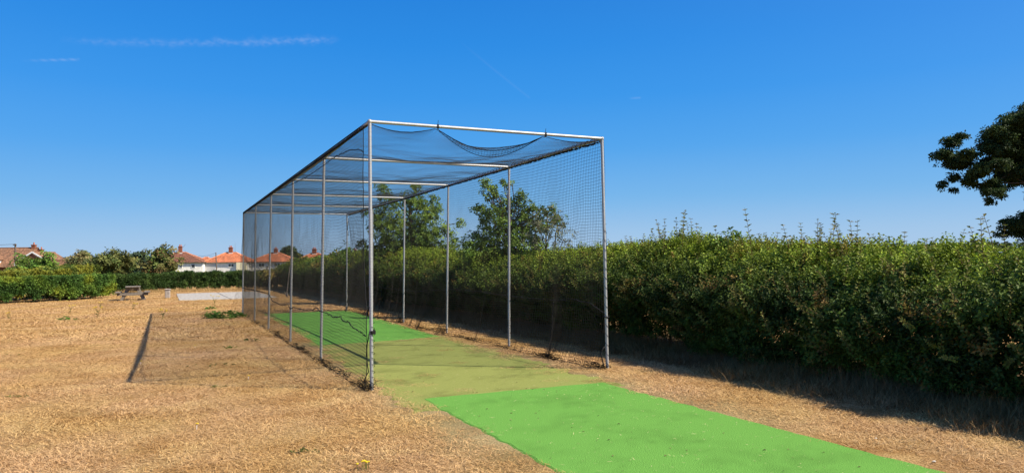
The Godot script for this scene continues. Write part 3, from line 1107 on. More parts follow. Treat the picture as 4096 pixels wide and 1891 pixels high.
	# bushes at the meeting of the two hedges, seen through the cage
	var warm := [Color(0.07, 0.11, 0.02), Color(0.13, 0.13, 0.025), Color(0.19, 0.11, 0.03), Color(0.06, 0.10, 0.02)]
	var spots := [[44.0, 6.4, 2.15, "rust-tinged bush in the hedge corner behind the fourth post"], [38.0, 6.6, 2.3, "green bush in the hedge behind the third post of the cage"], [33.0, 6.7, 2.45, "yellowing bush in the hedge behind the second left post of the cage"], [28.5, 6.7, 2.75, "leafy green bush in the hedge at the back right of the cage"], [48.5, 4.6, 1.45, "small bush at the far hedge corner behind the leaning stake"]]
	for i in spots.size():
		var s: Array = spots[i]
		tree("bush", s[3], "bush", at(s[0], s[1]), ball_clumps(18, 1.0 if s[0] > 36.0 else 1.6, 0.9, s[2] - 0.2, 0.42), 26.0, 1.9, warm if i % 2 == 0 else oak, 0.05, 1.8, "bushes in the hedge seen through the cage")
	tree("bush", "small round bush standing above the hedge right of the tall shoots", "bush", at(0.75, 6.9), [[Vector3(0, 1.95, 0), 0.25], [Vector3(0.15, 2.1, 0.05), 0.16], [Vector3(-0.17, 2.05, 0), 0.15]], 120.0, 0.75, [Color(0.06, 0.115, 0.02), Color(0.09, 0.14, 0.022)], 0.02, 1.8)
	build_maize()


func build_maize():
	rng.seed = 940
	var st := st_new()
	for i in 260:
		var t := rr(-10.0, 0.5)
		var b := at(t, rr(8.6, 12.0), 0)
		var h := rr(1.5, 1.75)
		for j in 6:
			var a := rr(0, TAU)
			var o := Vector3(cos(a), 0, sin(a))
			var side := Vector3(-o.z, 0, o.x) * 0.022
			var p0 := b + Vector3(0, h * rr(0.55, 0.9), 0)
			var p1 := p0 + o * 0.14 + Vector3(0, 0.28, 0)
			var p2 := p0 + o * 0.42 + Vector3(0, rr(0.05, 0.32), 0)
			var c := vary(Color(0.12, 0.17, 0.03), 0.25)
			quad(st, p0 - side * 0.2, p0 + side * 0.2, p1 + side, p1 - side, c)
			tri(st, p1 - side, p1 + side, p2, c)
	var o := part("maize_crop", st.commit(), M.foliage, self)
	tag(o, "strappy maize leaves showing over the hedge top at the right", "crop", "", "stuff")


# ------------------------------------------------------------------ houses
func window(parent: Node3D, at_: Vector3, w: float, h: float, lights: int):
	var st := st_new()
	var f := 0.09
	box(st, Vector3(w, f, 0.08), Transform3D(Basis(), Vector3(0, h * 0.5 - f * 0.5, 0)))
	box(st, Vector3(w, f, 0.10), Transform3D(Basis(), Vector3(0, -h * 0.5 + f * 0.5, 0.01)))
	for i in lights + 1:
		box(st, Vector3(f, h - 2 * f, 0.07), Transform3D(Basis(), Vector3(-w * 0.5 + f * 0.5 + (w - f) * i / lights, 0, 0)))
	var o := part("window", st.commit(), M.white_trim, parent, at_)
	for i in lights:
		var pw := (w - f) / lights - f
		part("pane", box_mesh(Vector3(pw, h - 2 * f, 0.03)), M.pane, o, Vector3(-w * 0.5 + f * 0.5 + (w - f) * (i + 0.5) / lights, 0, -0.01))


func chimney(parent: Node3D, at_: Vector3, w: float, d: float, h: float, pots: int):
	var st := st_new()
	box(st, Vector3(w, h, d), Transform3D(Basis(), Vector3(0, h * 0.5, 0)), Color.WHITE, 0.01)
	box(st, Vector3(w + 0.14, 0.12, d + 0.14), Transform3D(Basis(), Vector3(0, h + 0.02, 0)), Color.WHITE, 0.02)
	box(st, Vector3(w + 0.07, 0.10, d + 0.07), Transform3D(Basis(), Vector3(0, h - 0.14, 0)), Color.WHITE, 0.02)
	var o := part("chimney", st.commit(), M.brick, parent, at_)
	part("flashing", box_mesh(Vector3(w + 0.12, 0.22, d + 0.12), 0.02), M.lead, o, Vector3(0, 0.22, 0))
	for i in pots:
		var x := (i - (pots - 1) * 0.5) * 0.32
		part("chimney_pot", tube_mesh(PackedVector3Array([Vector3(x, h + 0.06, 0), Vector3(x, h + 0.5, 0)]), 0.13, 0.10, 8), M.pot, o)


func hip_roof(parent: Node3D, hw: float, hd: float, eave: float, ridge: float, rl: float, mat: Material, off := Vector3.ZERO) -> MeshInstance3D:
	var st := st_new()
	var a := Vector3(-hw, eave, hd)
	var b := Vector3(hw, eave, hd)
	var c := Vector3(hw, eave, -hd)
	var d := Vector3(-hw, eave, -hd)
	var e := Vector3(-rl, ridge, 0)
	var f := Vector3(rl, ridge, 0)
	var sl := Vector2(hd, ridge - eave).length()
	var faces := [[a, e, f, b], [b, f, c], [c, f, e, d], [d, e, a]]
	for q in faces:
		var n: Vector3 = ((q[2] as Vector3) - q[0]).cross((q[1] as Vector3) - q[0]).normalized()
		if n.y < 0:
			n = -n
		var along := Vector3(0, 1, 0).cross(n).normalized()
		var order := [0, 1, 2, 0, 2, 3] if q.size() == 4 else [0, 1, 2]
		for i in order:
			var p: Vector3 = q[i]
			st.set_color(Color.WHITE)
			st.set_normal(n)
			st.set_uv(Vector2(p.dot(along) / 4.0, (ridge - p.y) / (ridge - eave) * sl / 4.0))
			st.add_vertex(p)
	quad(st, a + Vector3(0, -0.02, 0), b + Vector3(0, -0.02, 0), c + Vector3(0, -0.02, 0), d + Vector3(0, -0.02, 0))
	var roof := part("roof", st.commit(), mat, parent, off)
	var rt := st_new()
	for g in [[a, e], [b, f], [c, f], [d, e], [e, f]]:
		if (g[0] as Vector3).distance_to(g[1]) > 0.05:
			tube(rt, PackedVector3Array([g[0], g[1]]), 0.11, 0.11, 6)
	part("ridge_tiles", rt.commit(), M.ridge_clay, roof)
	var gt := st_new()
	for g in [[a, b], [b, c], [c, d], [d, a]]:
		tube(gt, PackedVector3Array([(g[0] as Vector3) * Vector3(1.01, 1, 1.01) - Vector3(0, 0.06, 0), (g[1] as Vector3) * Vector3(1.01, 1, 1.01) - Vector3(0, 0.06, 0)]), 0.06, 0.06, 6)
	part("gutter", gt.commit(), M.dark_trim, roof)
	return roof


func bungalow(label: String, x: float, z: float, hw: float, eave: float, ridge: float, rl: float, roof_mat: Material, chim: Array, wins: Array, turn := 0.0) -> Node3D:
	var root := thing("bungalow", label, "house", Vector3(x, 0, z), turn, "bungalows beyond the far hedge")
	var hd := hw * 0.9
	part("wall", box_mesh(Vector3(hw * 2 - 0.7, eave - 0.05, hd * 2 - 0.7)), M.white_wall, root, Vector3(0, (eave - 0.05) * 0.5, 0))
	hip_roof(root, hw, hd, eave, ridge, rl, roof_mat)
	for c in chim:
		chimney(root, Vector3(c[0], ridge - 0.45, c[1]), c[2], c[2] * 0.8, c[3], c[4])
	for w in wins:
		window(root, Vector3(w[0], w[1], hd - 0.35 + 0.04), w[2], w[3], w[4])
	return root


func build_houses():
	rng.seed = 950
	var face := 0.38      # the road runs across the view; fronts look back at the field
	var h := bungalow("white bungalow with dark red hipped roof, half hidden by the drooping elder", -77.3, -168.0, 6.0, 3.05, 5.45, 1.0, M.red_tile, [[-0.1, 0.3, 0.8, 1.75, 2]], [[-2.3, 2.0, 2.6, 1.2, 3], [0.6, 2.25, 1.5, 0.85, 2], [3.6, 2.2, 0.9, 0.9, 1]], face * 0.6)
	part("tv_aerial", tube_mesh(line(Vector3(0.5, 6.6, 0.3), Vector3(1.0, 7.3, 0.3)), 0.03, 0.03, 5), M.aerial, h)
	part("cream_bay", box_mesh(Vector3(3.6, 2.6, 0.5)), M.cream_wall, h, Vector3(-2.4, 1.35, 5.25))
	h = bungalow("white bungalow with bright orange hipped roof, a tall aerial mast and a low side wing", -67.2, -172.0, 5.35, 3.0, 5.35, 1.1, M.orange_tile, [[0.0, 0.2, 0.85, 1.55, 2]], [[1.2, 2.25, 1.3, 0.8, 2], [4.0, 2.1, 1.0, 1.0, 1]], face * 0.3)
	part("aerial_mast", tube_mesh(line(Vector3(1.0, 5.2, 0.2), Vector3(1.0, 7.6, 0.2)), 0.03, 0.02, 6), M.aerial, h)
	part("porch", box_mesh(Vector3(2.2, 2.9, 0.6)), M.cream_wall, h, Vector3(3.6, 1.45, 4.75))
	part("wing_wall", box_mesh(Vector3(3.0, 2.9, 5.0)), M.white_wall, h, Vector3(-6.3, 1.45, -0.8))
	part("garage_door", box_mesh(Vector3(2.4, 2.6, 0.08), 0.02), M.grey_wall, h, Vector3(-3.5, 1.3, 4.52))
	hip_roof(h, 2.0, 3.2, 2.95, 4.25, 0.3, M.orange_tile, Vector3(-5.9, 0.03, -0.8))
	h = bungalow("white bungalow with orange hipped roof seen through the left side of the net", -57.2, -174.0, 5.6, 2.95, 5.15, 0.9, M.orange_tile, [[0.1, 0.2, 0.9, 1.3, 2]], [[-2.2, 2.2, 1.4, 0.9, 2], [1.4, 2.2, 1.4, 0.9, 2], [3.8, 2.1, 0.8, 0.9, 1]], 0.1)
	h = bungalow("orange-roofed bungalow peeping over the bushes through the net, with one square chimney", -48.5, -177.0, 4.6, 2.95, 4.95, 0.9, M.orange_tile, [[-0.1, 0.2, 0.95, 1.45, 2]], [[-1.0, 2.2, 1.3, 0.9, 2]], 0.05)
	h = bungalow("orange-roofed bungalow farthest right, mostly hidden behind the nearest post and the young oak", -37.0, -180.0, 5.6, 2.95, 5.3, 1.9, M.orange_tile, [[3.7, 0.2, 0.95, 0.9, 2], [-2.2, 0.0, 0.8, 0.7, 2]], [[-1.6, 2.2, 1.4, 0.9, 2], [1.5, 2.2, 1.4, 0.9, 2]], 0.0)
	brown_house()
	poles()


func gable_roof(parent: Node3D, x0: float, x1: float, hd: float, eave: float, ridge: float, mat: Material, along_z := false, off := Vector3.ZERO) -> MeshInstance3D:
	var st := st_new()
	var sl := Vector2(hd, ridge - eave).length()
	for sg in [1.0, -1.0]:
		var q := [Vector3(x0, eave, hd * sg), Vector3(x0, ridge, 0), Vector3(x1, ridge, 0), Vector3(x1, eave, hd * sg)]
		if sg < 0:
			q.reverse()
		var n: Vector3 = ((q[2] as Vector3) - q[0]).cross((q[1] as Vector3) - q[0]).normalized()
		for i in [0, 1, 2, 0, 2, 3]:
			var p: Vector3 = q[i]
			st.set_color(Color.WHITE)
			st.set_normal(n)
			st.set_uv(Vector2(p.x / 4.0, (ridge - p.y) / (ridge - eave) * sl / 4.0))
			st.add_vertex(p)
	var o := part("roof", st.commit(), mat, parent, off, Vector3(0, PI / 2 if along_z else 0.0, 0))
	part("ridge_tiles", tube_mesh(PackedVector3Array([Vector3(x0, ridge, 0), Vector3(x1, ridge, 0)]), 0.12, 0.12, 6), M.brown_tile, o)
	return o


func gable_wall(parent: Node3D, hw: float, eave: float, ridge: float, thick: float, mat: Material, where: Vector3, turn := 0.0):
	var st := st_new()
	for sg in [1.0, -1.0]:
		var z: float = thick * 0.5 * sg
		var a := Vector3(-hw, 0, z)
		var b := Vector3(-hw, eave, z)
		var c := Vector3(0, ridge, z)
		var d := Vector3(hw, eave, z)
		var e := Vector3(hw, 0, z)
		if sg > 0:
			quad(st, a, b, d, e)
			tri(st, b, c, d)
		else:
			quad(st, e, d, b, a)
			tri(st, d, c, b)
	part("gable_wall", st.commit(), mat, parent, where, Vector3(0, turn, 0))


func brown_house():
	var root := thing("brick_house", "brick house with long brown tiled roof and white dormer at the far left", "house", Vector3(-92.0, 0, -130.0), 0.12)
	part("wall", box_mesh(Vector3(13.0, 2.5, 8.0)), M.brick, root, Vector3(-1.2, 1.25, -1.0))
	gable_roof(root, -8.2, 5.5, 4.6, 2.35, 5.85, M.brown_tile, false, Vector3(0, 0, -1.0))
	gable_wall(root, 4.0, 2.4, 5.5, 0.2, M.brick, Vector3(5.35, 0, -1.0), PI / 2)
	chimney(root, Vector3(4.7, 5.1, -1.0), 0.62, 0.6, 1.25, 1)
	# the wing at its right end, gable to the field
	gable_roof(root, -5.0, 3.0, 2.7, 3.3, 5.05, M.brown_tile, true, Vector3(6.2, 0, -2.5))
	gable_wall(root, 2.4, 3.4, 4.9, 0.2, M.brick, Vector3(6.2, 0, 2.3))
	for sg in [-1.0, 1.0]:
		var st := st_new()
		var L := Vector2(2.75, 1.78).length()
		box(st, Vector3(L, 0.24, 0.06), Transform3D(Basis(Vector3(0, 0, 1), -sg * atan2(1.78, 2.75)), Vector3(6.2 + sg * 1.37, 4.1, 2.56)))
		part("bargeboard", st.commit(), M.white_trim, root)
	chimney(root, Vector3(6.0, 4.75, -1.0), 0.5, 0.5, 0.75, 1)
	# dormer
	var d := part("dormer_wall", box_mesh(Vector3(2.3, 1.7, 2.2)), M.white_trim, root, Vector3(-0.2, 2.85, 2.2))
	var g := st_new()
	tri(g, Vector3(-1.25, 0.85, 1.12), Vector3(0, 1.75, 1.12), Vector3(1.25, 0.85, 1.12))
	part("gable", g.commit(), M.white_trim, d)
	for sg in [-1.0, 1.0]:
		var st := st_new()
		box(st, Vector3(1.75, 0.12, 2.5), Transform3D(Basis(Vector3(0, 0, 1), -sg * 0.62), Vector3(sg * 0.68, 1.32, 0)))
		part("dormer_roof", st.commit(), M.brown_tile, d)
		st = st_new()
		box(st, Vector3(1.85, 0.2, 0.07), Transform3D(Basis(Vector3(0, 0, 1), -sg * 0.62), Vector3(sg * 0.68, 1.30, 1.28)))
		part("bargeboard", st.commit(), M.white_trim, d)
	window(root, Vector3(-0.2, 2.75, 3.34), 1.9, 1.2, 3)
	var shed := thing("outbuilding", "small outbuilding with brown tiled roof right of the brick house", "outbuilding", Vector3(-69.6, 0, -111.0), 0.08)
	part("wall", box_mesh(Vector3(3.6, 1.9, 3.2)), M.brick, shed, Vector3(0, 0.95, 0))
	gable_roof(shed, -2.3, 1.75, 1.9, 1.85, 3.2, M.brown_tile, false)
	gable_wall(shed, 1.6, 1.85, 3.05, 0.15, M.brick, Vector3(1.6, 0, 0), PI / 2)


func wire_mesh(a: Vector3, b: Vector3, sag: float, r: float) -> Mesh:
	var pts := PackedVector3Array()
	for i in 13:
		var k := i / 12.0
		var p := a.lerp(b, k)
		p.y -= sag * 4.0 * k * (1.0 - k)
		pts.append(p)
	return tube_mesh(pts, r, r, 4)


func poles():
	var a := Vector3(-69.0, 0, -100.0)
	var p := thing("utility_pole", "wooden utility pole in front of the brown roof at the left", "utility pole", a, 0.0, "utility poles")
	part("pole", tube_mesh(line(Vector3.ZERO, Vector3(-0.06, 5.45, 0)), 0.14, 0.11, 8), M.pole_wood, p)
	part("cap", box_mesh(Vector3(0.5, 0.12, 0.12), 0.02), M.pole_wood, p, Vector3(-0.06, 5.3, 0.12))
	part("lamp_box", box_mesh(Vector3(0.22, 0.4, 0.2), 0.03), M.white_trim, p, Vector3(0.05, 2.6, 0.16))
	var b := Vector3(-57.45, 0, -140.0)
	var q := thing("utility_pole", "leaning utility pole in front of the orange-roofed bungalow with the aerial", "utility pole", b, 0.0, "utility poles")
	part("pole", tube_mesh(line(Vector3.ZERO, Vector3(-0.2, 4.7, 0)), 0.12, 0.09, 8), M.pole_wood, q)
	var labels := ["overhead wire running off to the left from the left utility pole", "topmost of the overhead wires between the two utility poles", "second of the overhead wires between the two utility poles, counted from above", "third of the overhead wires between the two utility poles, counted from above", "lowest of the overhead wires between the two utility poles", "overhead wire from the dark red roof to the leaning pole"]
	tag(part("overhead_wire", wire_mesh(a + Vector3(-0.06, 5.4, 0), a + Vector3(-22, 5.5, 14), 0.5, 0.022), M.dark_trim, self), labels[0], "wire", "overhead wires")
	for i in 4:
		tag(part("overhead_wire", wire_mesh(a + Vector3(0, 3.75 - i * 0.32, 0), b + Vector3(-0.2, 4.0 - i * 0.3, 0), 0.35, 0.018), M.dark_trim, self), labels[i + 1], "wire", "overhead wires")
	tag(part("overhead_wire", wire_mesh(Vector3(-76.6, 5.9, -168.0), b + Vector3(-0.2, 4.6, 0), 0.9, 0.018), M.dark_trim, self), labels[5], "wire", "overhead wires")


# ------------------------------------------------------------------ the cage
func post_ends(side: int, i: int) -> Array:
	# lean of each post as it stands now
	var tops := [[Vector3(-1.931, 0, -9.814), Vector3(-3.407, 0, -13.061), Vector3(-4.956, 0, -16.292), Vector3(-6.532, 0, -19.513), Vector3(-8.101, 0, -22.736), Vector3(-9.679, 0, -25.954)],
		[Vector3(1.461, 0, -11.449), Vector3(-0.04, 0, -14.675), Vector3(-1.572, 0, -17.908), Vector3(-3.146, 0, -21.135), Vector3(-4.72, 0, -24.358), Vector3(-6.321, 0, -27.578)]]
	var feet := [[Vector3(-1.93, 0, -9.814), Vector3(-3.477, 0, -13.042), Vector3(-5.024, 0, -16.271), Vector3(-6.605, 0, -19.488), Vector3(-8.138, 0, -22.722), Vector3(-9.718, 0, -25.939)],
		[Vector3(1.478, 0, -11.447), Vector3(-0.093, 0, -14.675), Vector3(-1.652, 0, -17.9), Vector3(-3.212, 0, -21.126), Vector3(-4.75, 0, -24.358), Vector3(-6.356, 0, -27.57)]]
	return [tops[side][i] + Vector3(0, CAGE_H, 0), feet[side][i]]


func build_cage():
	var root := thing("cage_frame", "galvanised steel pipe frame of the cricket net cage", "cage", P0)
	var R := 0.0242
	var tops := [[], []]
	for side in 2:
		for i in 6:
			var e := post_ends(side, i)
			var top: Vector3 = e[0] - P0
			var foot: Vector3 = e[1] - P0
			tops[side].append(top)
			part("post", tube_mesh(line(foot - Vector3(0, 0.1, 0), top - Vector3(0, 0.02, 0), 4), R, R, 14), M.galvanised, root)
	for i in 6:
		var a: Vector3 = tops[0][i]
		var b: Vector3 = tops[1][i]
		part("cross_bar", tube_mesh(line(a, b, 5), R, R, 14), M.galvanised, root)
	for side in 2:
		for i in 5:
			part("side_rail", tube_mesh(line(tops[side][i], tops[side][i + 1], 3), R, R, 14), M.galvanised, root)
	for side in 2:
		for i in 6:
			var c: Vector3 = tops[side][i]
			var st := st_new()
			var across: Vector3 = (tops[1 - side][i] - c).normalized()
			var corner := i == 0 or i == 5
			var r2 := 0.0325 if corner else 0.030
			var l := 0.105 if corner else 0.075
			tube(st, line(c + Vector3(0, 0.0, 0), c - Vector3(0, l, 0), 2), r2, r2, 14)
			tube(st, line(c, c + across * l, 2), r2, r2, 14)
			if i < 5:
				tube(st, line(c, c + ALONG * l, 2), r2, r2, 14)
			if i > 0:
				tube(st, line(c, c - ALONG * l, 2), r2, r2, 14)
			var ball := SphereMesh.new()
			ball.radius = r2 * 1.01
			ball.height = r2 * 2.02
			ball.radial_segments = 16
			ball.rings = 8
			st.append_from(ball, 0, Transform3D(Basis(), c))
			part("corner_fitting" if corner else "tee_fitting", st.commit(), M.fitting, root)


# --------------------------------------------------------------- nets
class Twine:
	var v := PackedVector3Array()
	var n := PackedVector3Array()
	var f := PackedInt32Array()
	func run(pts: PackedVector3Array, r: float):
		var b := v.size()
		var last := pts.size() - 1
		for i in pts.size():
			var d := (pts[mini(i + 1, last)] - pts[maxi(i - 1, 0)]).normalized()
			var x := d.cross(Vector3(0.31, 0.17, 0.93)).normalized()
			var z := d.cross(x)
			for k in 3:
				var a := TAU * k / 3.0
				var o := x * cos(a) + z * sin(a)
				v.append(pts[i] + o * r)
				n.append(o)
		for i in last:
			for k in 3:
				var a := b + i * 3 + k
				var c := b + i * 3 + (k + 1) % 3
				f.append(a)
				f.append(c)
				f.append(c + 3)
				f.append(a)
				f.append(c + 3)
				f.append(a + 3)
	func mesh() -> ArrayMesh:
		var arr := []
		arr.resize(Mesh.ARRAY_MAX)
		arr[Mesh.ARRAY_VERTEX] = v
		arr[Mesh.ARRAY_NORMAL] = n
		arr[Mesh.ARRAY_INDEX] = f
		var me := ArrayMesh.new()
		me.add_surface_from_arrays(Mesh.PRIMITIVE_TRIANGLES, arr)
		return me


func bay_sag(t: float) -> float:
	var k := fposmod(t, BAY) / BAY
	return sin(PI * k)


func net_point(which: String, u: float, v: float) -> Vector3:
	if which == "left":
		var t0 := lerpf(0.30, 0.03, smoothstep(0.48, 0.92, v)) - 0.06 * sin(v * PI)
		var t := lerpf(t0, CAGE_L, u)
		var body := sin(PI * clampf(v, 0, 1))
		var y := CAGE_H * (1.0 - v)
		y += 0.045 * body * noise.get_noise_2d(t * 1.1, y * 0.35) + 0.02 * body * noise2.get_noise_2d(t * 4.0, y * 0.6)
		y -= 0.10 * bay_sag(t) * (1.0 - v) * minf(1.0, v * 6.0)
		y -= 0.22 * exp(-(t - t0) / 0.45) * v * (1.0 - v) * 1.6
		if v > 0.93:
			y = maxf(0.012, y)
		var s := -0.034 - 0.03 * body * (0.6 + 0.7 * noise.get_noise_2d(t * 0.28 + 9.0, y * 0.5)) - 0.07 * pow(v, 5.0)
		s -= 0.42 * smoothstep(0.975, 1.0, u) * pow(v, 3.0)
		return at(t, s, y)
	if which == "right":
		var t := lerpf(0.03, CAGE_L, u)
		# slack gathered into a fold in the first bay
		t += 0.22 * v * exp(-pow((t - 1.35) / 0.35, 2.0)) - 0.22 * v * exp(-pow((t - 2.05) / 0.35, 2.0))
		var body := sin(PI * clampf(v, 0, 1))
		var y := CAGE_H * (1.0 - v)
		y += 0.05 * body * noise.get_noise_2d(t * 0.9 + 60.0, y * 0.4) + 0.02 * body * noise2.get_noise_2d(t * 4.0 + 60.0, y * 0.6)
		y -= 0.09 * bay_sag(t) * minf(1.0, v * 6.0) * (1.0 - v)
		y -= 0.30 * exp(-t / 0.35) * v * (1.0 - v)
		y = maxf(0.012, y)
		var s := CAGE_W + 0.034 + 0.06 * body * (0.5 + noise.get_noise_2d(t * 0.7 + 70.0, y * 0.8))
		s -= pow(v, 5.0) * (0.18 + 0.35 * maxf(0.0, noise2.get_noise_1d(t * 0.9 + 4.0)))
		return at(t, s, y)
	if which == "roof":
		var t := lerpf(0.0, CAGE_L, v)
		var s := lerpf(0.0, CAGE_W, u)
		var y := CAGE_H + 0.03
		y -= (0.20 if t < BAY else 0.10) * pow(bay_sag(t), 0.8) * (0.25 + 0.75 * sin(PI * u))
		y += 0.03 * noise.get_noise_2d(t * 0.9 + 30.0, s * 0.9) * bay_sag(t)
		# front edge: tied at four places along the bar, slack between them
		var w := exp(-t / 0.45)
		var drop := 0.0
		var ties := [0.0, 0.97, 2.72, CAGE_W]
		var deep := [0.075, 0.25, 0.05]
		for i in 3:
			if s >= ties[i] and s <= ties[i + 1]:
				drop = deep[i] * sin(PI * (s - ties[i]) / (ties[i + 1] - ties[i]))
		y -= 0.05 * w + drop * w
		t += 0.06 * w + drop * w * 0.5
		return at(t, s, y)
	var t := CAGE_L + 0.035
	var s := lerpf(0.0, CAGE_W, u)
	var body := sin(PI * v)
	var y := CAGE_H * (1.0 - v) - 0.10 * sin(PI * u) * (1.0 - v) + 0.06 * body * noise.get_noise_2d(s * 1.2 + 5.0, v * 2.0)
	return at(t + 0.08 * body * noise.get_noise_2d(s * 0.9, v * 3.0 + 8.0), s, maxf(0.012, y))


func netting(which: String, nu: int, nv: int, su: int, sv: int, r: float) -> Mesh:
	var tw := Twine.new()
	for i in nu + 1:
		var pts := PackedVector3Array()
		for j in sv + 1:
			pts.append(net_point(which, float(i) / nu, float(j) / sv))
		tw.run(pts, r)
	for j in nv + 1:
		var pts := PackedVector3Array()
		for i in su + 1:
			pts.append(net_point(which, float(i) / su, float(j) / nv))
		tw.run(pts, r)
	return tw.mesh()


func rope_mesh(pts: PackedVector3Array, r: float, jitter: float, sides := 6) -> Mesh:
	# a slack rope: points joined by many short steps with small kinks
	var out := PackedVector3Array()
	for i in pts.size() - 1:
		var n := maxi(2, int(pts[i].distance_to(pts[i + 1]) / 0.06))
		for k in n:
			var p := pts[i].lerp(pts[i + 1], float(k) / n)
			if k > 0 or i > 0:
				p += rand_dir() * jitter
			out.append(p)
	out.append(pts[pts.size() - 1])
	return tube_mesh(out, r, r, sides)


func helix(a: Vector3, b: Vector3, radius: float, turns: float, r: float) -> Mesh:
	var f := frame_for(b - a)
	var pts := PackedVector3Array()
	var n := int(turns * 12)
	for i in n + 1:
		var k := float(i) / n
		var g := k * turns * TAU
		pts.append(a.lerp(b, k) + (f.x * cos(g) + f.z * sin(g)) * radius)
	return tube_mesh(pts, r, r, 5)


func tangle(tw: Twine, c: Vector3, rx: Vector3, h: float, n: int, r: float):
	# loose loops of netting heaped on the ground
	for i in n:
		var pts := PackedVector3Array()
		var p := c + rx * rr(-1, 1) + Vector3(0, rr(0.01, h), 0)
		for k in 7:
			pts.append(p)
			p += rx.normalized() * rr(-0.09, 0.11) + ACROSS * rr(-0.05, 0.05) + Vector3(0, rr(-0.05, 0.05), 0)
			p.y = clampf(p.y, 0.008, h * 1.3)
		tw.run(pts, r)


func rope_along(which: String, list: Array, s: float) -> PackedVector3Array:
	var out := PackedVector3Array()
	for q in list:
		out.append(at(q[0], s, q[1]))
	return out


func build_nets():
	rng.seed = 960
	var r := 0.0022
	# left side
	var left := thing("side_net", "black square-mesh net hung along the left side of the cage", "net", Vector3.ZERO, 0.0, "nets of the cricket cage")
	tag(part("netting", netting("left", 356, 73, 150, 36, r), M.twine, left), "", "", "", "stuff")
	var edge := PackedVector3Array()
	for j in 31:
		edge.append(net_point("left", 0.0, j / 30.0))
	part("edge_rope", rope_mesh(edge, 0.0055, 0.003), M.rope, left)
	part("seam_rope", rope_mesh(rope_along("left", [[0.06, 0.73], [0.3, 0.76], [0.86, 0.8], [1.1, 0.86], [1.44, 0.85], [1.59, 0.9], [2.13, 0.86], [2.71, 0.9], [3.36, 0.9], [3.63, 0.95], [3.92, 0.89], [5.18, 0.83], [6.09, 0.83], [6.68, 0.77], [6.99, 0.85], [8.0, 0.79], [9.54, 0.83], [10.4, 0.99], [12.02, 0.99], [13.71, 0.98], [16.64, 0.97], [17.8, 0.98]], -0.085), 0.0085, 0.010), M.rope, left)
	part("seam_rope", rope_mesh(rope_along("left", [[0.22, 3.27], [0.44, 3.34], [1.07, 3.42], [2.14, 3.46], [3.12, 3.44], [4.81, 3.44], [6.03, 3.47], [7.72, 3.53], [9.45, 3.61]], -0.06), 0.0075, 0.007), M.rope, left)
	part("head_rope", rope_mesh(line(at(0.12, -0.016, CAGE_H - 0.02), at(CAGE_L, -0.016, CAGE_H - 0.02), 40), 0.016, 0.005, 7), M.rope, left)
	part("lashing", helix(at(0.08, -0.006, CAGE_H), at(CAGE_L, -0.006, CAGE_H), 0.028, 190, 0.006), M.rope, left)
	part("lashing", helix(at(0.0, 0.0, 0.08), at(0.0, 0.0, 0.92), 0.0275, 10, 0.0030), M.rope, left)
	for k in 4:
		part("knot", rope_mesh(PackedVector3Array([at(-0.03, 0.03, 0.80 - k * 0.013), at(0.03, 0.035, 0.81 - k * 0.012), at(0.035, -0.035, 0.80 - k * 0.014), at(-0.03, -0.035, 0.80 - k * 0.012), at(-0.035, 0.03, 0.80 - k * 0.012)]), 0.0065, 0.001), M.rope, left)
	part("loose_end", rope_mesh(PackedVector3Array([at(0.02, -0.03, 0.82), at(0.05, -0.07, 0.6), at(0.08, -0.06, 0.42), at(0.05, -0.05, 0.25), at(0.09, -0.10, 0.12), at(0.02, -0.06, 0.05), at(0.0, -0.03, 0.1)]), 0.0065, 0.004), M.rope, left)
	part("loose_end", rope_mesh(PackedVector3Array([at(0.0, -0.03, 1.13), at(0.03, -0.05, 1.10), at(0.06, -0.055, 1.03), at(0.05, -0.05, 1.0)]), 0.012, 0.002), M.rope, left)
	var hem := Twine.new()
	for i in 44:
		var t := rr(0.0, CAGE_L)
		tangle(hem, at(t, -0.08 + rr(-0.05, 0.03), 0), ALONG * rr(0.2, 0.5), rr(0.02, 0.06), 5, 0.0026)
	for c in [[0.15, 36, 0.12], [1.5, 10, 0.07], [2.9, 12, 0.07], [5.0, 16, 0.09], [5.6, 12, 0.08], [8.8, 14, 0.09]]:
		tangle(hem, at(c[0], -0.07, 0), ALONG * 0.4, c[2], c[1], 0.0032)
	tag(part("hem", hem.mesh(), M.rope, left), "", "", "", "stuff")
	var foot := PackedVector3Array()
	for i in 60:
		var p := net_point("left", i / 59.0, 1.0)
		p.y = 0.012
		foot.append(p)
	part("foot_rope", rope_mesh(foot, 0.007, 0.010), M.rope, left)
	# right side
	var right := thing("side_net", "black square-mesh net hung along the right side of the cage by the hedge", "net", Vector3.ZERO, 0.0, "nets of the cricket cage")
	tag(part("netting", netting("right", 356, 73, 150, 36, 0.0025), M.twine, right), "", "", "", "stuff")
	part("seam_rope", rope_mesh(rope_along("right", [[0.05, 0.83], [0.58, 1.0], [1.16, 1.06], [1.73, 1.01], [2.63, 1.01], [3.74, 1.02], [5.32, 1.07], [7.0, 1.08], [9.79, 0.94], [13.0, 0.96], [17.8, 1.0]], 3.83), 0.0085, 0.009), M.rope, right)
	part("head_rope", rope_mesh(line(at(0.12, CAGE_W + 0.018, CAGE_H - 0.034), at(CAGE_L, CAGE_W + 0.018, CAGE_H - 0.034), 40), 0.017, 0.006, 7), M.rope, right)
	part("lashing", helix(at(0.08, CAGE_W, CAGE_H), at(CAGE_L, CAGE_W, CAGE_H), 0.034, 120, 0.0045), M.rope, right)
	part("lashing", helix(at(0.0, CAGE_W, 0.05), at(0.0, CAGE_W, 2.3), 0.0275, 15, 0.0030), M.rope, right)
	part("fold", rope_mesh(PackedVector3Array([at(1.72, CAGE_W + 0.0, 1.0), at(1.69, CAGE_W - 0.05, 0.6), at(1.70, CAGE_W - 0.1, 0.3), at(1.62, CAGE_W - 0.22, 0.06)]), 0.006, 0.008), M.rope, right)
	var bunch := Twine.new()
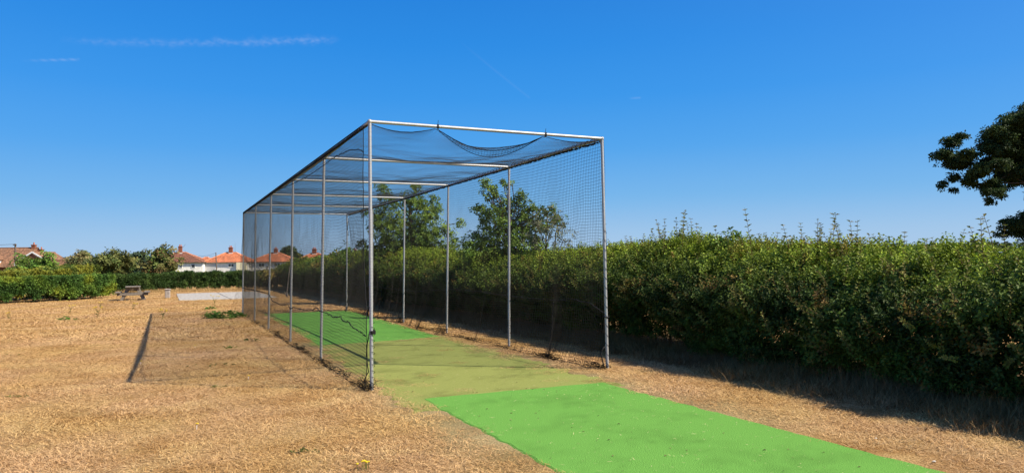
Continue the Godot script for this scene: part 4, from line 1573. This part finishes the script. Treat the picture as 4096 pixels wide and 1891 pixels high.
	for i in 9:
		var pts := PackedVector3Array()
		var t0 := rr(1.45, 1.95)
		for j in 10:
			var k := j / 9.0
			pts.append(at(lerpf(t0, 1.68, k * k * 0.35) + rr(-0.008, 0.008), CAGE_W + 0.05 - 0.2 * pow(k, 4.0), lerpf(1.02, 0.03, k)))
		bunch.run(pts, 0.0021)
	tag(part("gathered_mesh", bunch.mesh(), M.rope, right), "", "", "", "stuff")
	part("knot", rope_mesh(PackedVector3Array([at(-0.03, CAGE_W + 0.03, 0.83), at(0.03, CAGE_W + 0.03, 0.84), at(0.03, CAGE_W - 0.04, 0.83), at(-0.03, CAGE_W - 0.04, 0.82), at(-0.03, CAGE_W + 0.03, 0.82)]), 0.010, 0.002), M.rope, right)
	part("loose_end", rope_mesh(PackedVector3Array([at(-0.02, CAGE_W - 0.05, 0.36), at(-0.03, CAGE_W - 0.1, 0.33), at(0.0, CAGE_W - 0.12, 0.25), at(0.02, CAGE_W - 0.08, 0.18), at(0.02, CAGE_W - 0.05, 0.05)]), 0.010, 0.004), M.rope, right)
	hem = Twine.new()
	for i in 40:
		var t := rr(0.0, CAGE_L)
		tangle(hem, at(t, CAGE_W - 0.12 + rr(-0.08, 0.08), 0), ALONG * rr(0.2, 0.5), rr(0.02, 0.06), 7, 0.0026)
	for c in [[0.1, 22, 0.07, 3.70], [1.55, 24, 0.07, 3.55], [1.3, 10, 0.04, 3.55], [7.0, 26, 0.1, 3.55], [10.75, 30, 0.14, 3.65]]:
		tangle(hem, at(c[0], c[3], 0), ALONG * 0.22, c[2], c[1], 0.0032)
	tag(part("hem", hem.mesh(), M.rope, right), "", "", "", "stuff")
	foot = PackedVector3Array()
	for i in 60:
		var p := net_point("right", i / 59.0, 1.0)
		p.y = 0.012
		foot.append(p)
	part("foot_rope", rope_mesh(foot, 0.008, 0.010), M.rope, right)
	# roof
	var roof := thing("roof_net", "black square-mesh net laid over the top bars of the cage, sagging at the front", "net", Vector3.ZERO, 0.0, "nets of the cricket cage")
	tag(part("netting", netting("roof", 75, 356, 40, 150, 0.0016), M.twine, roof), "", "", "", "stuff")
	var front := PackedVector3Array()
	for i in 61:
		front.append(net_point("roof", i / 60.0, 0.0))
	part("edge_rope", rope_mesh(front, 0.0055, 0.002), M.rope, roof)
	# the edge folded over between the two middle ties
	var flap := Twine.new()
	for i in 36:
		var s := lerpf(1.02, 2.68, i / 35.0)
		var p := net_point("roof", s / CAGE_W, 0.0)
		var d := 0.09 * sin(PI * i / 35.0)
		flap.run(PackedVector3Array([p, p - Vector3(0, d * 0.6, 0) + ALONG * 0.02, p - Vector3(0, d, 0) + ALONG * 0.05]), 0.0019)
	for j in 3:
		var pts := PackedVector3Array()
		for i in 36:
			var s := lerpf(1.02, 2.68, i / 35.0)
			var p := net_point("roof", s / CAGE_W, 0.0)
			pts.append(p - Vector3(0, 0.09 * sin(PI * i / 35.0) * (j + 1) / 3.0, 0) + ALONG * 0.017 * j)
		flap.run(pts, 0.0019 if j < 2 else 0.005)
	tag(part("folded_flap", flap.mesh(), M.rope, roof), "", "", "", "stuff")
	for s in [0.97, 2.72]:
		part("tie", helix(at(-0.0, s - 0.012, CAGE_H), at(0.0, s + 0.012, CAGE_H), 0.031, 2, 0.005), M.rope, roof)
		part("tie_end", rope_mesh(PackedVector3Array([at(0.0, s, CAGE_H + 0.03), at(-0.005, s + 0.005, CAGE_H + 0.09)]), 0.0035, 0.002), M.rope, roof)
	# back
	var back := thing("end_net", "black square-mesh net closing the far end of the cage", "net", Vector3.ZERO, 0.0, "nets of the cricket cage")
	tag(part("netting", netting("back", 75, 73, 40, 36, r), M.twine, back), "", "", "", "stuff")
	var bf := PackedVector3Array()
	for i in 20:
		bf.append(net_point("back", i / 19.0, 1.0))
	part("foot_rope", rope_mesh(bf, 0.012, 0.012), M.rope, back)
	part("hanging_rope", rope_mesh(PackedVector3Array([at(CAGE_L, CAGE_W + 0.03, 3.5), at(CAGE_L - 0.1, CAGE_W + 0.02, 3.0), at(CAGE_L, CAGE_W, 2.85), at(CAGE_L, CAGE_W - 0.03, 3.0), at(CAGE_L - 0.05, CAGE_W, 3.4)]), 0.007, 0.006), M.rope, back)


# ------------------------------------------------------------------ furniture
func plank(called: String, size: Vector3, where: Vector3, turn: Vector3, parent: Node3D, mat: Material):
	return part(called, box_mesh(size, 0.008), mat, parent, where, turn)


func build_furniture():
	rng.seed = 970
	# picnic table, end towards the viewer and turned a little
	var t := thing("picnic_table", "weathered wooden picnic table with joined benches in front of the left hedge", "picnic table", Vector3(-20.75, 0, -39.4), 0.46)
	for i in 5:
		plank("top_plank", Vector3(0.135, 0.045, 1.8), Vector3(-0.29 + i * 0.145, 0.735, 0), Vector3.ZERO, t, M.old_wood)
	for sg in [-1.0, 1.0]:
		for i in 2:
			plank("seat_plank", Vector3(0.135, 0.045, 1.8), Vector3(sg * (0.62 + i * 0.145), 0.44, 0), Vector3.ZERO, t, M.old_wood)
	for z in [-0.62, 0.62]:
		for sg in [-1.0, 1.0]:
			plank("leg", Vector3(0.15, 0.86, 0.05), Vector3(sg * 0.37, 0.355, z), Vector3(0, 0, sg * 0.48), t, M.old_wood)
		plank("seat_bearer", Vector3(1.5, 0.14, 0.05), Vector3(0, 0.345, z + 0.053), Vector3.ZERO, t, M.old_wood)
		plank("top_bearer", Vector3(0.68, 0.11, 0.05), Vector3(0, 0.655, z + 0.053), Vector3.ZERO, t, M.old_wood)
	# small bin
	var b := thing("litter_bin", "short grey square bin post with an overhanging lid, between picnic table and slab", "bin", Vector3(-19.69, 0, -41.14), 0.3)
	part("body", box_mesh(Vector3(0.25, 0.46, 0.25), 0.02), M.bin_grey, b, Vector3(0, 0.23, 0))
	part("lid", box_mesh(Vector3(0.31, 0.07, 0.31), 0.025), M.bin_grey, b, Vector3(0, 0.505, 0))
	part("neck", box_mesh(Vector3(0.22, 0.03, 0.22)), M.dark_slot, b, Vector3(0, 0.462, 0))
	# leaning stake beyond the cage
	var s := thing("wooden_stake", "thin wooden stake leaning with a splayed foot, beyond the far left of the cage", "stake", Vector3(-12.64, 0, -40.38))
	part("shaft", tube_mesh(line(Vector3(-0.02, 0.2, 0), Vector3(0.16, 1.72, 0), 4), 0.03, 0.022, 7), M.old_wood, s)
	part("foot", tube_mesh(line(Vector3(-0.16, 0.30, 0.02), Vector3(0.02, 0.0, 0.0), 3), 0.03, 0.035, 7), M.old_wood, s)
	part("foot", tube_mesh(line(Vector3(-0.03, 0.24, 0.0), Vector3(0.07, 0.0, 0.05), 3), 0.03, 0.03, 7), M.old_wood, s)


# ------------------------------------------------------------------ weeds
func ragwort(where: Vector3, h: float, heads: int, label: String, lean := 0.0):
	var root := thing("ragwort", label, "weed", where, 0.0, "yellow-flowered weeds in the dry grass")
	var st := st_new()
	var fl := st_new()
	for i in heads:
		var a := TAU * i / heads + rr(-0.4, 0.4)
		var tip := Vector3(cos(a) * h * 0.28 + lean, h * rr(0.75, 1.0), sin(a) * h * 0.28)
		tube(st, PackedVector3Array([Vector3(0, 0, 0), Vector3(lean * 0.3, h * 0.45, 0), tip]), 0.006, 0.003, 4, Color(0.13, 0.14, 0.04))
		for k in 5:
			var q := tip + Vector3(rr(-0.04, 0.04), rr(-0.015, 0.025), rr(-0.04, 0.04))
			box(fl, Vector3(0.024, 0.013, 0.024), Transform3D(Basis.from_euler(Vector3(rr(-0.5, 0.5), rr(0, 3), rr(-0.5, 0.5))), q), Color.WHITE, 0.006)
	for i in 16:
		var a := rr(0, TAU)
		var o := Vector3(cos(a), rr(0.1, 0.8), sin(a)).normalized()
		leaf(st, Vector3(0, rr(0.0, h * 0.6), 0), o, Vector3.UP, rr(0.05, 0.12), rr(0.015, 0.035), vary(Color(0.10, 0.15, 0.03), 0.3))
	part("stems", st.commit(), M.foliage, root)
	part("flower_heads", fl.commit(), M.flower, root)


func weed_patch(called: String, where: Vector3, rx: float, rz: float, h: float, n: int, scale: float, label: String, greens: Array, group: String):
	var root := thing(called, label, "weed", where, 0.0, group)
	var e: Array[Transform3D] = []
	var c := PackedColorArray()
	for i in n:
		var a := rr(0, TAU)
		var d := sqrt(rng.randf())
		e.append(place(Vector3(cos(a) * d * rx, rr(0.005, h) * (1.1 - d * 0.7), sin(a) * d * rz), Vector3.UP + rand_dir() * 0.8, scale * rr(0.6, 1.3)))
		c.append(vary((greens[0] as Color).lerp(greens[1], rng.randf()), 0.3))
	many("leaves", rosettes[1], M.foliage, e, c, root)


func build_weeds():
	rng.seed = 980
	ragwort(Vector3(-12.55, 0, -30.3), 0.55, 4, "tall yellow ragwort standing apart just left of the far cage corner", 0.05)
	ragwort(Vector3(-11.6, 0, -23.9), 0.36, 6, "ragwort clump growing in the cage's shadow on the grass")
	ragwort(Vector3(-17.3, 0, -28.2), 0.35, 3, "small ragwort in the grass below the picnic table", 0.06)
	ragwort(Vector3(-14.5, 0, -25.2), 0.40, 5, "brownish ragwort left of the shadow's far corner")
	ragwort(Vector3(-15.9, 0, -30.2), 0.28, 4, "low sprawling ragwort right in front of the picnic table", 0.12)
	ragwort(Vector3(-18.3, 0, -32.0), 0.25, 2, "short ragwort with two heads far left of the table's shadow")
	ragwort(Vector3(-17.9, 0, -25.6), 0.25, 2, "small yellow weed at the left edge of the picture")
	var g := [Color(0.05, 0.12, 0.02), Color(0.09, 0.17, 0.03)]
	weed_patch("green_weed", at(16.1, -0.75), 0.75, 0.5, 0.28, 110, 0.85, "largest green weed patch, spreading at the foot of the far left post", g, "green weed patches")
	weed_patch("green_weed", Vector3(-12.3, 0, -29.4), 0.22, 0.2, 0.12, 18, 0.7, "small leafy patch below the tall ragwort", g, "green weed patches")
	weed_patch("green_weed", Vector3(-15.0, 0, -24.3), 0.35, 0.25, 0.16, 22, 0.6, "green weed tuft left of the cage's shadow", g, "green weed patches")
	weed_patch("green_weed", at(7.8, -0.75), 0.2, 0.13, 0.05, 10, 0.4, "green tuft beside the left net at the third post", g, "green weed patches")
	weed_patch("green_weed", at(6.6, -1.35), 0.18, 0.1, 0.03, 8, 0.35, "flat green tuft in the shadow, a step left of the net", g, "green weed patches")
	var pale := [Color(0.12, 0.14, 0.04), Color(0.16, 0.17, 0.05)]
	for q in [[Vector3(-10.0, 0, -14.2), 0.7, 0.4, "faint greenish patch in the straw halfway down the left side"], [Vector3(-6.65, 0, -9.7), 0.18, 0.1, "pale green tuft at the left edge in the foreground"], [Vector3(-4.15, 0, -10.2), 0.12, 0.08, "tiny green tuft in front of the cage's shadow"], [Vector3(-1.9, 0, -6.6), 0.14, 0.05, "thin green blades low in the foreground, left of the mat"], [Vector3(-5.2, 0, -12.5), 0.5, 0.25, "olive tinge of living grass inside the shadow"]]:
		weed_patch("grass_tuft", q[0], q[1], q[2], 0.03, 14, 0.26, q[3], pale, "pale green tufts in the straw")
	# dandelions at the bottom edge
	var root := thing("dandelion", "cluster of small yellow flowers at the bottom edge of the picture", "flower", Vector3(-1.27, 0, -6.02), 0.0, "yellow flowers")
	var fl := st_new()
	var st := st_new()
	for i in 7:
		var p := Vector3(rr(-0.07, 0.08), rr(0.05, 0.09), rr(-0.04, 0.05))
		tube(st, PackedVector3Array([Vector3(p.x, 0, p.z), p]), 0.003, 0.002, 4, Color(0.1, 0.14, 0.03))
		box(fl, Vector3(0.022, 0.009, 0.022), Transform3D(Basis.from_euler(Vector3(rr(-0.4, 0.4), rr(0, 3), 0)), p), Color.WHITE, 0.004)
	part("stems", st.commit(), M.foliage, root)
	part("flower_heads", fl.commit(), M.flower, root)
	for q in [[Vector3(-3.33, 0, -7.6), "single yellow dandelion low in the left foreground"], [Vector3(-4.0, 0, -10.9), "single yellow flower by the near end of the cage's shadow"], [Vector3(-6.6, 0, -12.8), "single yellow flower in the straw left of the cage's shadow"], [Vector3(-6.7, 0, -15.2), "farthest single yellow flower left of the shadow line"]]:
		var d := thing("dandelion", q[1], "flower", q[0], 0.0, "yellow flowers")
		part("stem", tube_mesh(line(Vector3.ZERO, Vector3(0.005, 0.06, 0)), 0.003, 0.002, 4), M.foliage, d)
		part("flower_head", box_mesh(Vector3(0.028, 0.012, 0.028), 0.005), M.flower, d, Vector3(0.005, 0.065, 0))


# ------------------------------------------------------------------ grass
func straw_patch(sd: int, size: float, count: int, length: float, width: float, upright: float) -> Mesh:
	rng.seed = sd
	var st := st_new()
	for i in count:
		var p := Vector3(rr(-0.5, 0.5) * size, 0.0, rr(-0.5, 0.5) * size)
		var a := rr(0, TAU)
		var lift := clampf(upright + rr(-0.22, 0.32), 0.03, 1.2)
		var d := Vector3(cos(a) * cos(lift), sin(lift), sin(a) * cos(lift))
		var l := length * rr(0.5, 1.3)
		var side := Vector3(-sin(a), rr(-0.4, 0.4), cos(a)).normalized() * width * 0.5 * rr(0.7, 1.2)
		p.y = rr(0.0, 0.012)
		var m := p + d * l * 0.55
		var e := p + d * l + Vector3(rr(-0.3, 0.3) * l, -l * 0.22 * rng.randf(), rr(-0.3, 0.3) * l) * 0.6
		e.y = maxf(e.y, 0.002)
		var c := vary(Color(1.07, 1.07, 1.07), 0.42)
		if rng.randf() < 0.14:
			c = c * Color(0.55, 0.5, 0.45)
		quad(st, p - side, p + side, m + side * 0.9, m - side * 0.9, c)
		tri(st, m - side * 0.9, m + side * 0.9, e, c)
	return st.commit()


func on_mat(p: Vector3) -> float:
	# 1 on the bright green strips, 0.5..0.9 on the worn olive one, 0 on the grass
	var t := frac_t(p)
	var s := frac_s(p)
	if t < -1.0 and t > -9.5 and s > 0.34 and s < 2.94:
		return 1.0
	if t > 6.2 and t < 17.7 and s > 0.55 + (t - 6.2) * 0.018 and s < 3.22 + (t - 6.2) * 0.042:
		return 1.0
	if t < -1.0 and t > -4.4 and s > -0.1 and s < 0.34:
		return clampf(0.55 + 1.3 * noise.get_noise_2d(p.x * 1.3 + 3.0, p.z * 1.3) - (0.15 - s) * 1.2 - (-1.0 - t) * 0.12, 0.0, 0.95)
	if t > -1.7 and t < 6.9 and s > 0.0 and s < 3.3:
		var inner: float = minf(s + 0.15, 3.25 - s)
		var n := noise.get_noise_2d(p.x * 1.1 + 3.0, p.z * 1.1)
		return clampf(0.30 + inner * 0.75 + n * 1.1, 0.0, 0.98)
	return 0.0


func build_grass():
	rng.seed = 990
	var flat := []
	for i in 5:
		flat.append(straw_patch(400 + i, 0.55, 320, 0.060, 0.0034, 0.2))
	var wide := []
	for i in 3:
		wide.append(straw_patch(420 + i, 0.8, 260, 0.10, 0.007, 0.26))
	rng.seed = 991
	var pl := []
	var ti := []
	for i in 8:
		var e: Array[Transform3D] = []
		pl.append(e)
		ti.append(PackedColorArray())
	# near field, square by square
	var cell := 0.24
	var z := -3.5
	while z > -60.0:
		var near := z > -17.0
		cell = 0.24 if near else (0.40 if z > -32.0 else 0.62)
		var half := 0.80 * -z + 2.0
		var x := -half
		while x < half:
			var p := Vector3(x + rr(-0.5, 0.5) * cell, 0.0, z + rr(-0.5, 0.5) * cell)
			x += cell
			var s := frac_s(p)
			if s > 8.0 or (s > 5.1 and rng.randf() < 0.75):
				continue
			var m := on_mat(p)
			if m > 0.0 and rng.randf() < m:
				continue
			var t := frac_t(p)
			if t > 31.5 and t < 43.5 and s > -2.0 and s < 3.1:
				continue
			var k := rng.randi() % 5 if near else 5 + rng.randi() % 3
			var sc := rr(0.75, 1.2)
			if m > 0.0:
				sc *= 0.55
			# keep whole clumps off the crisp edge of the green strips
			if m == 0.0 and (on_mat(p + ACROSS * 0.22) == 1.0 or on_mat(p - ACROSS * 0.22) == 1.0 or on_mat(p + ALONG * 0.2) == 1.0 or on_mat(p - ALONG * 0.2) == 1.0):
				sc *= 0.5
			var tall := 1.0 + 0.7 * clampf(noise2.get_noise_2d(p.x * 0.8, p.z * 0.8), -0.6, 1.0)
			pl[k].append(Transform3D(Basis(Vector3.UP, rr(0, TAU)).scaled(Vector3(sc, sc * tall, sc)), p))
			ti[k].append(vary(straw_tone(p), 0.12))
		z -= cell
	var root := thing("dry_grass", "flattened straw-coloured dry grass covering the field", "grass")
	root.set_meta("kind", "stuff")
	for k in 8:
		many("blades", flat[k] if k < 5 else wide[k - 5], M.straw, pl[k], ti[k], root)
	# loose straws blown over the mats
	var one := []
	for i in 3:
		one.append(straw_patch(440 + i, 0.5, 3, 0.05, 0.004, 0.02))
	rng.seed = 992
	var sp := []
	var sc2 := []
	for i in 3:
		var e: Array[Transform3D] = []
		sp.append(e)
		sc2.append(PackedColorArray())
	for i in 1500:
		var p := at(rr(-9.0, 17.5), rr(0.1, 3.4), 0.015)
		var k := rng.randi() % 3
		var q := rr(0.3, 1.0)
		sp[k].append(Transform3D(Basis(Vector3.UP, rr(0, TAU)).scaled(Vector3(q, q, q)), p))
		sc2[k].append(vary(Color(0.55, 0.46, 0.26), 0.35))
	var lit := thing("loose_straw", "scattered loose straws lying on the mats", "straw")
	lit.set_meta("kind", "stuff")
	for k in 3:
		many("blades", one[k], M.straw, sp[k], sc2[k], lit)
	# long unmown grass at the foot of the right-hand hedge
	var tallm := []
	for i in 4:
		tallm.append(straw_patch(460 + i, 0.45, 40, 0.40, 0.0045, 1.05))
	rng.seed = 993
	var tp := []
	var tc := []
	for i in 4:
		var e: Array[Transform3D] = []
		tp.append(e)
		tc.append(PackedColorArray())
	for i in 3400:
		var t := rr(-9.5, 18.0) if i < 2700 else rr(18.0, 48.0)
		var d := rng.randf()
		var s := 5.75 - 1.0 * d * d + 0.25 * noise.get_noise_1d(t * 1.1)
		if t > -1.0:
			s += 0.15
		else:
			s -= 0.25 * rng.randf()
		var k := rng.randi() % 4
		var q := rr(0.5, 1.0) * (1.05 - 0.6 * d)
		var p := at(t, s)
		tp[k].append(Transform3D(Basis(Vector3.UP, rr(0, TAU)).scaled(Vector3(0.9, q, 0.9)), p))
		tc[k].append(vary(straw_tone(p) * Color(0.50, 0.47, 0.43), 0.3))  # stalks darkened to add to the hedge's shade
	# the fringe at the foot of the far hedge
	for i in 500:
		var p := at(rr(46.5, 49.2), rr(-6.0, 6.5))
		var k := rng.randi() % 4
		tp[k].append(Transform3D(Basis(Vector3.UP, rr(0, TAU)).scaled(Vector3(1, rr(0.4, 0.8), 1)), p))
		tc[k].append(vary(Color(0.45, 0.30, 0.13), 0.2))
	var tg := thing("tall_grass", "long unmown dry grass along the foot of the hedges", "grass")
	tg.set_meta("kind", "stuff")
	for k in 4:
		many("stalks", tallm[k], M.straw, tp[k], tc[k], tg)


func build_scraps():
	rng.seed = 995
	for q in [[Vector3(3.42, 0.02, -5.95), 0.035, "crumpled white scrap in the straw at the lower right, nearest the camera"], [Vector3(3.35, 0.02, -6.75), 0.022, "small white scrap in the straw right of the near mat"], [Vector3(4.85, 0.03, -6.75), 0.03, "pale scrap at the very right edge, on the rim of the hedge's shade"], [Vector3(2.35, 0.02, -10.3), 0.018, "tiny white scrap in the straw beyond the near mat's far corner"]]:
		var st := st_new()
		var ring := []
		var r: float = q[1] * 0.6
		for k in 7:
			var a := TAU * k / 7.0
			ring.append(Vector3(cos(a) * r * rr(0.7, 1.3), rr(-0.3, 0.4) * r, sin(a) * r * rr(0.5, 1.0)))
		for k in 7:
			tri(st, Vector3(0, r * 0.55, 0), ring[k], ring[(k + 1) % 7])
			tri(st, Vector3(0, -r * 0.4, 0), ring[(k + 1) % 7], ring[k])
		var o := part("paper_scrap", st.commit(), M.concrete, self, q[0])
		tag(o, q[2], "scrap", "white scraps in the straw")
	# brown leaf bits and grit on the mats
	var bit := st_new()
	leaf(bit, Vector3.ZERO, Vector3(1, 0.12, 0).normalized(), Vector3.UP, 0.035, 0.02, Color.WHITE)
	var mesh := bit.commit()
	var e: Array[Transform3D] = []
	var c := PackedColorArray()
	for i in 260:
		var p := at(rr(-8.5, 12.0), rr(0.35, 3.1), 0.013)
		var k := rr(0.25, 1.0)
		e.append(Transform3D(Basis(Vector3.UP, rr(0, TAU)).scaled(Vector3(k, k, k)), p))
		c.append(vary(Color(0.09, 0.055, 0.03), 0.5))
	var root := thing("leaf_litter", "brown bits of dead leaf and grit strewn over the mats", "litter")
	root.set_meta("kind", "stuff")
	many("bits", mesh, M.straw, e, c, root)
